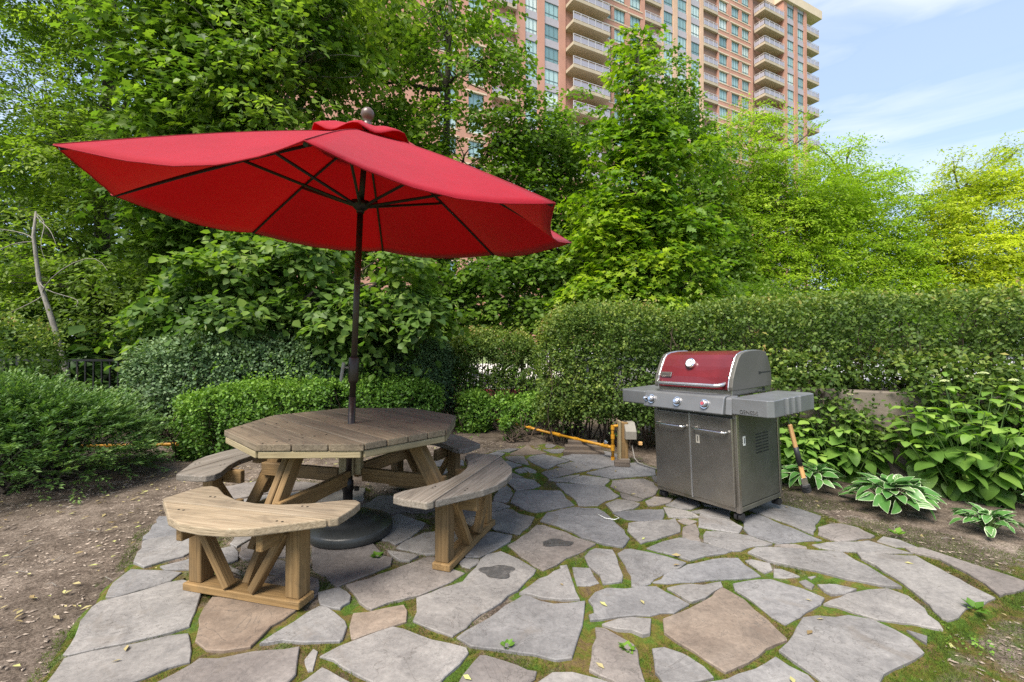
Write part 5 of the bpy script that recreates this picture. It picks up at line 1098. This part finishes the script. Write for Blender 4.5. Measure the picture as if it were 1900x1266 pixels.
# ------------------------------------------------------------------ hedges and shrubs
def hedge(name, base, path, hw, z0, z1, n, size, mat, label, shape='oval', seed=1.0, stems=0, thr=-.5, cat='hedge', group=None, stemz=None, round_=.35, surf=.75, leafdown=.25, bright=0.0, twig=0, gaps=1.6, tgt=None, top_sunlit=.38):
    """clipped hedge along a path: leaves in the outer skin, thinner inside, bare stems below"""
    root = empty(name, base); tag(root, label, cat, group); bx, by, bz = base
    path = np.array(path, float); seg = np.diff(path, axis=0); Ls = np.linalg.norm(seg, axis=1); cum = np.concatenate([[0], np.cumsum(Ls)]); tot = cum[-1]
    def at_(s):
        i = np.clip(np.searchsorted(cum, s, 'right') - 1, 0, len(seg) - 1); t = (s - cum[i]) / Ls[i]; return path[i] + seg[i] * t[:, None], seg[i] / Ls[i][:, None]
    per = 9; m_ = n // per; s = rng.random(m_ * 2) * tot; a = rng.random(m_ * 2) * 2 * math.pi
    rr = np.where(rng.random(m_ * 2) < surf, 1 - .16 * rng.random(m_ * 2), rng.random(m_ * 2) ** .5)
    ca, sa = np.cos(a), np.sin(a); e = round_ + .15                 # superellipse section
    asp = (z1 - z0) / (2 * hw); sd_ = rng.random(m_ * 2) < asp / (1 + asp); q1 = rng.uniform(-1, 1, m_ * 2); q2 = rng.choice([-1., 1.], m_ * 2); bu = np.where(sd_, q2, q1); bv = np.where(sd_, q1, q2); pe = 2 / e; nrmz = (abs(bu) ** pe + abs(bv) ** pe) ** (1 / pe); u = bu / nrmz * rr; v_ = bv / nrmz * rr
    c, tdir = at_(s); nrm_ = np.c_[-tdir[:, 1], tdir[:, 0]]
    endf = np.clip(np.minimum(s, tot - s) / (hw * (.8 if cat == 'hedge' and z1 > 1 else 1.8)) + .03, 0, 1) ** .5
    h2 = (z1 - z0) / 2; zc = (z1 + z0) / 2
    und = nfield(np.c_[s, s * 0, v_], 1.3, seed) * .10 + nfield(np.c_[s, u, v_], 3.5, seed + 2) * .06
    P0 = np.c_[c + nrm_ * (u * hw * endf * (1 + und * 1.5))[:, None], zc + v_ * h2 * (1 + und * (v_ > 0) * .8)]
    P0[:, 2] = z0 + (P0[:, 2] - z0) * (.72 + .28 * endf)
    dens = nfield(P0, gaps, seed) - .35 * np.clip((z0 + leafdown - P0[:, 2]) / leafdown, 0, 1) * 1.6
    k = dens > thr; P0 = P0[k][:m_]; u = u[k][:m_]; v_ = v_[k][:m_]; nr = nrm_[k][:m_]; M_ = len(P0)
    out = unit(np.c_[nr * u[:, None] * 1.1, v_ * .9 + .25] + rng.normal(size=(M_, 3)) * .35)
    t = rng.random((M_, per)); shoot = np.where(rng.random(M_) < .05, 2.5 + 4 * rng.random(M_), 1.0)[:, None]; P = P0[:, None] + out[:, None] * (t * size * 2.2 * shoot)[..., None] + rng.normal(size=(M_, per, 3)) * size * .55
    D = out[:, None] * .5 + rng.normal(size=P.shape) * .65; Nn = out[:, None] * .7 + np.array([0, 0, .6]) + rng.normal(size=P.shape) * .45
    tone = np.repeat(rng.random(M_), per); P = P.reshape(-1, 3) - np.array(base)
    var = np.clip(tone * .35 + rng.random(len(P)) * .4 + .26 * nfield(P, 1.2, seed + 5) + top_sunlit * np.clip(np.repeat(v_, per), 0, 1) ** 3 + bright, 0, 1)  # leaf tone rises towards the hedge top, sunlight put into the colour
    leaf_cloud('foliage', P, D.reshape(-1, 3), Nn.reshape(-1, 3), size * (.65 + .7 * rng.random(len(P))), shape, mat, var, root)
    mb = MB()
    for i in range(stems):
        q, tt = at_(np.array([(i + random.random()) / max(stems, 1) * tot])); q = q[0]; nn = np.array([-tt[0][1], tt[0][0]]); zb = stemz if stemz is not None else 0.0
        for j in range(random.randint(3, 5)):
            b0 = np.array([*(q + nn * random.uniform(-.4, .4) * hw), zb]); tip = b0 + np.array([*(tt[0] * random.uniform(-.28, .28) + nn * random.uniform(-.8, .8) * hw), z0 - zb + random.uniform(.2, .85) * (z1 - z0)])
            pl = limb(mb, b0 - np.array(base), tip - np.array(base), .011, .004, .06, 6, 5)
            for w_ in range(2):
                st_ = pl[random.randint(2, 5)]; limb(mb, st_, np.array(st_) + np.array([random.uniform(-.2, .2), random.uniform(-.2, .2), random.uniform(.05, .3)]), .005, .002, .08, 3, 4)
    if mb.v: mb.build('stems', BARK_D, root, smooth=True)
    return root
# the long right hedge: one clipped hedge on the raised bed, its left end on the ground
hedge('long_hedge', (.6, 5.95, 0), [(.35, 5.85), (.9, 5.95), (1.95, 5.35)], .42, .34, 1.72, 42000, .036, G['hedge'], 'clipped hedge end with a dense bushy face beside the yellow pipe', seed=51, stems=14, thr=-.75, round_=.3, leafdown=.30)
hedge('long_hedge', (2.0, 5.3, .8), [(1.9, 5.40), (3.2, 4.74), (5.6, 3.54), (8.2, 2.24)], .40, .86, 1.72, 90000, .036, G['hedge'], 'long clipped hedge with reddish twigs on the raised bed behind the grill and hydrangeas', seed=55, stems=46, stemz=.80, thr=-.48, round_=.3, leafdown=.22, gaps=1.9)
hedge('middle_hedge', (-.4, 7.35, 0), [(-1.05, 7.3), (.42, 7.4)], .34, .16, 1.44, 26000, .038, G['hedge'], 'clipped square topped hedge in the middle with see through lower half', seed=59, stems=16, thr=-.22, gaps=2.6, round_=.35, leafdown=.5, shape='oval')
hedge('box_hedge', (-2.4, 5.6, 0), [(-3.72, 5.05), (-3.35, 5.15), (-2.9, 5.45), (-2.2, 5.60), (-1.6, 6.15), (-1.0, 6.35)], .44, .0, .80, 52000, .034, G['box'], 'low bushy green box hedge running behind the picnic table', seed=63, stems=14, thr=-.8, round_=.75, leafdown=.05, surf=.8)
hedge('low_shrub', (-.55, 6.6, 0), [(-.75, 6.55), (-.35, 6.65)], .3, .03, .60, 6500, .04, G['box'], 'small rounded green shrub right of the box hedge beside the umbrella pole', seed=65, stems=3, thr=-.9, round_=.5, leafdown=.05)
hedge('fence_shrub', (-4.0, 6.15, 0), [(-5.05, 6.0), (-2.2, 6.15)], .42, .15, 1.36, 42000, .042, G['shrub'], 'grey green loose shrub against the fence left of the umbrella pole', seed=67, stems=12, thr=-.55, round_=.85, leafdown=.4, cat='shrub')
hedge('fence_shrub', (-1.7, 6.9, 0), [(-2.3, 6.6), (-.95, 7.15)], .46, .25, 1.46, 26000, .042, G['shrub'], 'grey green loose shrub against the fence right behind the umbrella pole', seed=69, stems=12, thr=-.5, round_=.85, leafdown=.4, cat='shrub')
hedge('left_hedge', (-6.3, 5.3, 0), [(-7.6, 5.15), (-5.25, 5.15)], .50, .1, 1.58, 19000, .038, G['hedge'], 'rounded clipped hedge at the left edge behind the juniper', seed=71, stems=6, thr=-.8, round_=.5, bright=.08, leafdown=.1)
hedge('ground_shrub', (-.2, 7.0, 0), [(-.75, 6.75), (1.0, 6.55)], .38, .0, .46, 9000, .042, G['box'], 'low green leafy shrubs on the soil under the middle hedge', seed=73, stems=6, thr=-.2, round_=.6, bright=-.1, gaps=2.5)
hedge('ground_shrub', (.2, 6.0, 0), [(-.12, 5.95), (.30, 5.9)], .22, .0, .30, 2200, .035, G['box'], 'small weedy shrub in front of the yellow pipe', seed=75, stems=3, thr=-.3, round_=.6, gaps=3.5)
hedge('wall_ivy', (3.0, 4.5, 0), [(1.9, 4.92), (3.4, 4.18), (6.2, 2.75)], 0.24, .30, 1.12, 24000, .045, G['hedge'], 'trailing leaves hanging over the retaining wall behind the hydrangeas', seed=77, thr=-.32, round_=.6, gaps=2.6, cat='shrub', stems=8, stemz=.8)

# juniper: arching feathery sprays
def juniper():
    bx, by = -4.62, 4.15; root = empty('juniper', (bx, by, 0)); tag(root, 'large spreading juniper with feathery green sprays at the left edge', 'shrub')
    n = 2600; a = rng.random(n) * 2 * math.pi; e = rng.random(n) ** .8 * math.pi / 2; d = np.c_[np.cos(a) * np.cos(e), np.sin(a) * np.cos(e), np.sin(e)]
    r = .78 + .22 * rng.random(n); r = np.where(rng.random(n) < .25, r * rng.random(n) ** .4, r)
    P0 = d * r[:, None] * np.array([1.20, .95, .70]) ; P0[:, 2] = P0[:, 2] * 1.0 + .10; P0 *= (1 + .10 * nfield(P0, 2.0, 4))[:, None]
    k = (P0[:, 1] < .75); P0 = P0[k]; d = d[k]; n = len(P0)
    lift = np.clip(nfield(P0, 2.2, 9), -.6, 1)
    keep = (nfield(P0, 2.4, 6) > -.62) | (P0[:, 2] > .5); P0 = P0[keep]; d = d[keep]; n = len(P0)
    out = unit(d * np.array([1, 1, .45]) + np.array([0, 0, .18]) + rng.normal(size=(n, 3)) * .30); per = 48
    t = rng.random((n, per)); L0 = .17 + .16 * rng.random(n); lat = unit(np.cross(out, np.array([0, 0, 1.]))); sd = rng.choice([-1, 1], (n, per))
    br_ = (1 - t * .75) * .055
    P = P0[:, None] + out[:, None] * (t * L0[:, None])[..., None] + lat[:, None] * (sd * br_ * rng.random((n, per)))[..., None]
    P[..., 2] += -.10 * t ** 2 * L0[:, None] + rng.normal(size=t.shape) * .006
    D = out[:, None] * .8 + lat[:, None] * sd[..., None] * .7 + rng.normal(size=P.shape) * .2; Nn = np.array([0, 0, 1.]) + rng.normal(size=P.shape) * .4
    tone = np.repeat(rng.random(n), per); var = np.clip(tone * .35 + .35 * t.ravel() + rng.random(n * per) * .25 + .12 * nfield(P.reshape(-1, 3), 1.5, 3), 0, 1)
    leaf_cloud('foliage', P.reshape(-1, 3), D.reshape(-1, 3), Nn.reshape(-1, 3), .034 * (.6 + .8 * rng.random(n * per)), 'lance', G['juniper'], var, root, widths=np.full(n * per, .75))
    mb = MB()
    for q in rng.choice(n, 90, replace=False): limb(mb, (rng.normal() * .25, rng.normal() * .2, .02), P0[q], .016, .004, .06, 6, 5, .05)
    for s_ in range(14):
        a_ = rng.uniform(-2.6, -.2); r_ = rng.uniform(.7, 1.0); limb(mb, (math.cos(a_) * .6, math.sin(a_) * .4, .05), (math.cos(a_) * 1.2 * r_, math.sin(a_) * 1.0 * r_, .06 + .12 * random.random()), .010, .003, .07, 6, 5)
    mb.build('branches', BARK, root, smooth=True)
juniper()

# ------------------------------------------------------------------ hydrangeas and hostas
def blade(rows, cols, length, width, shape_fn, bend, cup, margin):
    """leaf blade grid; v attribute is 1 near the edge when margin is set"""
    V = []; A = []
    for i in range(rows + 1):
        t = i / rows; w = shape_fn(t) * width
        for j in range(cols + 1):
            s = j / cols * 2 - 1; V.append((t * length, s * w, -bend * t * t * length + cup * abs(s) * w + .0 )); A.append(abs(s) if i < rows else 1)
    F = [(i * (cols + 1) + j, (i + 1) * (cols + 1) + j, (i + 1) * (cols + 1) + j + 1, i * (cols + 1) + j + 1) for i in range(rows) for j in range(cols)]
    return np.array(V), F, np.array(A)
def hydrangea(x, y, rx, ry, h, n, label, flowers, seed):
    root = empty('hydrangea', (x, y, 0)); tag(root, label, 'hydrangea', 'hydrangeas along the retaining wall'); r_ = np.random.default_rng(seed)
    V = []; F = []; A = []; mb = MB(); fl = MB()
    heads = []
    ns = max(10, n // 8)
    for k in range(ns):
        a = r_.random() * 6.283; q = math.sqrt(r_.random()); tip = np.array([math.cos(a) * rx * q, math.sin(a) * ry * q, h * (1.0 - .42 * q * q) * (.72 + .3 * r_.random())])
        b0 = np.array([tip[0] * .25, tip[1] * .25, 0]); pl = limb(mb, b0, tip, .006, .0035, .03, 6, 5); heads.append(tip)
        whorls = int(3 + r_.random() * 2.5)
        for wv_ in range(whorls + 1):
            t = 1 - wv_ / (whorls + .5) * .8; p = np.array(pl[min(6, int(t * 6))]) if t < .97 else tip
            rot = r_.random() * 6.283 + wv_ * 1.57
            for s_ in range(3 if wv_ == 0 else 2):
                aa = rot + s_ * (2.1 if wv_ == 0 else math.pi) + r_.normal() * .2; Ln = (.080 if wv_ == 0 else .128) * (.75 + .55 * r_.random()); wd = Ln * (.34 + .10 * r_.random())
                sh = lambda t_: (math.sin(math.pi * min(1, t_ ** .62)) ** .72) * (1.0 if t_ < .99 else 0)
                vv, ff, av = blade(6, 4, Ln, wd, sh, .20 + .25 * r_.random(), .05, 0)
                pitch = -.05 - min(wv_, 3) * .22 + r_.normal() * .20
                roll = r_.normal() * .25
                c_, s2 = math.cos(roll), math.sin(roll); vv = np.c_[vv[:, 0], vv[:, 1] * c_ - vv[:, 2] * s2, vv[:, 1] * s2 + vv[:, 2] * c_]
                vv[:, 2] += .004 * np.sin(vv[:, 0] / Ln * 30) * abs(vv[:, 1]) / wd
                c_, s2 = math.cos(pitch), math.sin(pitch); vv = np.c_[vv[:, 0] * c_ - vv[:, 2] * s2, vv[:, 1], vv[:, 0] * s2 + vv[:, 2] * c_]; vv[:, 0] += .02
                c_, s2 = math.cos(aa), math.sin(aa); vv = np.c_[vv[:, 0] * c_ - vv[:, 1] * s2, vv[:, 0] * s2 + vv[:, 1] * c_, vv[:, 2]] + p
                k0 = len(V); V.extend(map(tuple, vv)); F.extend(tuple(i + k0 for i in f) for f in ff)
                tone = np.clip(.22 + .42 * r_.random() + (.28 if wv_ == 0 else 0), 0, 1); rib_ = .10 * (np.abs(np.linspace(-1, 1, 5)) < .1); A.extend((tone + .06 * av + .10 * (av < .05)).tolist())
    me = bpy.data.meshes.new('leaves'); me.from_pydata(V, [], F); at = me.attributes.new('v', 'FLOAT', 'POINT'); at.data.foreach_set('value', np.array(A, np.float32)); me.materials.append(G['hydrangea'])
    me.polygons.foreach_set('use_smooth', [True] * len(me.polygons)); link('leaves', me, root); mb.build('stems', G_STEM, root, smooth=True)
    heads.sort(key=lambda p: -p[2])
    for k in range(flowers):
        c = heads[k] + np.array([0, 0, .035]); f_ = MB(); R_ = .022 + .016 * r_.random()
        for q in range(70):
            a = r_.random() * 6.28; u = math.sqrt(r_.random()); p = c + np.array([math.cos(a) * R_ * u, math.sin(a) * R_ * u, .014 * (1 - u * u)]); s_ = .0035 + .002 * r_.random()
            f_.add([p + np.array(d_) * s_ for d_ in ((1, 0, 0), (-.5, .87, 0), (-.5, -.87, 0), (0, 0, 1.1))], [(0, 1, 3), (1, 2, 3), (2, 0, 3)])
        f_.build('flower_head', FLOWER, root)
G_STEM = plain('green_stem', (.09, .15, .04), .6, 0, .2, 10, 0); FLOWER = plain('pale_green_flower', (.50, .56, .26), .7, 0, .25, 60, 0)
hydrangea(3.74, 3.70, .56, .42, 1.06, 860, 'largest hydrangea with broad round leaves at the right edge of the photo', 9, 1)
hydrangea(3.10, 4.25, .54, .36, .76, 680, 'low hydrangea with pointed lime green leaves between the grill brush and the largest hydrangea', 3, 2)
hydrangea(2.62, 4.62, .34, .25, .92, 260, 'hydrangea rising just behind the right side shelf of the grill', 5, 3)
hydrangea(2.60, 4.20, .26, .22, .52, 170, 'small hydrangea behind the grill brush and the white edged hosta', 0, 4)
hydrangea(4.30, 3.40, .42, .40, 1.0, 480, 'hydrangea cut off by the right edge of the photo', 3, 5)
def hosta(x, y, R, n, label, seed, z=.03):
    root = empty('hosta', (x, y, z)); tag(root, label, 'hosta', 'white edged hostas along the bed'); r_ = np.random.default_rng(seed); V = []; F = []; A = []; mb = MB()
    for k in range(n):
        a = k * 2.39996 + r_.normal() * .5; ring_ = (k + .5) / n; el = math.radians(82 - 60 * ring_ + r_.normal() * 7); Lp_ = R * (.50 + .30 * ring_) * (.9 + .2 * r_.random()); Ln = R * (.36 + .14 * r_.random()); wd = Ln * (.26 + .07 * r_.random())
        sh = lambda t_: (math.sin(math.pi * min(1, t_ ** .72)) ** .80) if t_ < .995 else 0
        vv, ff, av = blade(9, 8, Ln, wd, sh, .35 + .35 * r_.random(), .16, 1)
        vv[:, 2] += .05 * wd * np.sin(vv[:, 0] / Ln * 16 + r_.random() * 6) * abs(vv[:, 1]) / wd
        tw = r_.normal() * .5; c_, s2 = math.cos(tw), math.sin(tw); vv = np.c_[vv[:, 0], vv[:, 1] * c_ - vv[:, 2] * s2, vv[:, 1] * s2 + vv[:, 2] * c_]
        el2 = math.radians(58 - 62 * ring_ + r_.normal() * 12); c_, s2 = math.cos(el2), math.sin(el2); vv = np.c_[vv[:, 0] * c_ - vv[:, 2] * s2, vv[:, 1], vv[:, 0] * s2 + vv[:, 2] * c_]
        p = np.array([math.cos(el) * Lp_, 0, math.sin(el) * Lp_]); vv = vv + p; c_, s2 = math.cos(a), math.sin(a)
        vv = np.c_[vv[:, 0] * c_ - vv[:, 1] * s2, vv[:, 0] * s2 + vv[:, 1] * c_, np.maximum(vv[:, 2], .012)]
        pw = np.array([p[0] * c_, p[0] * s2, p[2]]); mb.tube([(0, 0, -.02), tuple(pw * .6 + np.array([0, 0, .01])), tuple(pw)], [.004, .0035, .003], 4, cap=False)
        k0 = len(V); V.extend(map(tuple, vv)); F.extend(tuple(i + k0 for i in f) for f in ff)
        edge = np.where(av > .90, .80, np.where(av > .80, .66, .15 + .4 * r_.random() + .15 * (np.arange(len(av)) % 2))); A.extend(edge.tolist())
    me = bpy.data.meshes.new('leaves'); me.from_pydata(V, [], F); at = me.attributes.new('v', 'FLOAT', 'POINT'); at.data.foreach_set('value', np.array(A, np.float32)); me.materials.append(MATS['hosta_leaf'])
    me.polygons.foreach_set('use_smooth', [True] * len(me.polygons)); link('leaves', me, root); mb.build('stems', G_STEM, root, smooth=True)
hosta(2.62, 3.98, .26, 66, 'white edged hosta behind the hanging grill brush', 11)
hosta(2.88, 3.45, .295, 84, 'widest white edged hosta in the middle of the bed', 12)
hosta(3.17, 3.02, .185, 66, 'smallest compact white edged hosta nearest the camera on the right', 13)
hosta(3.92, 3.36, .24, 36, 'white edged hosta cut off by the right edge below the hydrangeas', 14)
# small weeds
def weed(x, y, s, n, label, z=.02):
    P = np.tile([[0, 0, .012]], (n, 1)); a = np.arange(n) * 2.4 + rng.normal(size=n) * .2; D = np.c_[np.cos(a), np.sin(a), .25 + .5 * rng.random(n)]
    o = leaf_cloud('weed', P + D * .008, D, np.c_[np.zeros((n, 2)), np.ones(n)] + rng.normal(size=(n, 3)) * .2, s * (.6 + .7 * rng.random(n)), 'oval', G['box'], .4 + .4 * rng.random(n)); o.location = (x, y, z)
    tag(o, label, 'weed', 'small weeds in the joints and soil')
weed(.47, 1.855, .030, 22, 'leafy weed in the joint beside the largest cracked flagstone', .012); weed(2.16, 2.12, .045, 14, 'leafy weed in the moss just off the lower right edge of the paving')
weed(-.02, 1.87, .024, 16, 'flat leafy weed in the joint below the largest cracked flagstone', .012); weed(-.79, 2.66, .030, 34, 'bushy weed against the umbrella base in a joint', .012); weed(2.5, 2.95, .045, 10, 'small weed beside the moss below the widest hosta')
for (x, y, s_, n_, z_) in ((1.93, 1.93, .035, 70, .01), (1.25, 1.62, .03, 90, .012)):
    P = np.c_[rng.normal(size=(n_, 2)) * .06, np.zeros(n_)]; o = leaf_cloud('clover_patch', P, np.c_[rng.normal(size=(n_, 2)), rng.random(n_)], np.c_[rng.normal(size=(n_, 2)) * .4, np.ones(n_)], s_ * .4 * (.6 + .8 * rng.random(n_)), 'oval', G['box'], .5 + .4 * rng.random(n_)); o.location = (x, y, z_); tag(o, kind='stuff')
tree('low_linden', (.2, 8.6, 0), [(.2, 8.9, -.1), (.2, 8.9, 1.2), (.25, 8.8, 2.4)], .05,
     [(-.9, 8.4, 1.75, .8, .5, .36), (0.0, 8.3, 1.95, .7, .5, .34), (.7, 8.4, 1.75, .7, .5, .36), (-.4, 8.4, 2.6, .7, .5, .3), (.6, 8.5, 2.7, .6, .5, .3), (-1.3, 8.5, 2.3, .5, .5, .26)],
     420, 15, .085, 'heart', G['linden_mid'], 'low leafy linden growth above the clipped middle hedge', L=.36, width=.16, droop=.4, shell=.55, thr=-.35, nf=2.0, seed=81, twigs=50, bright=-.12)
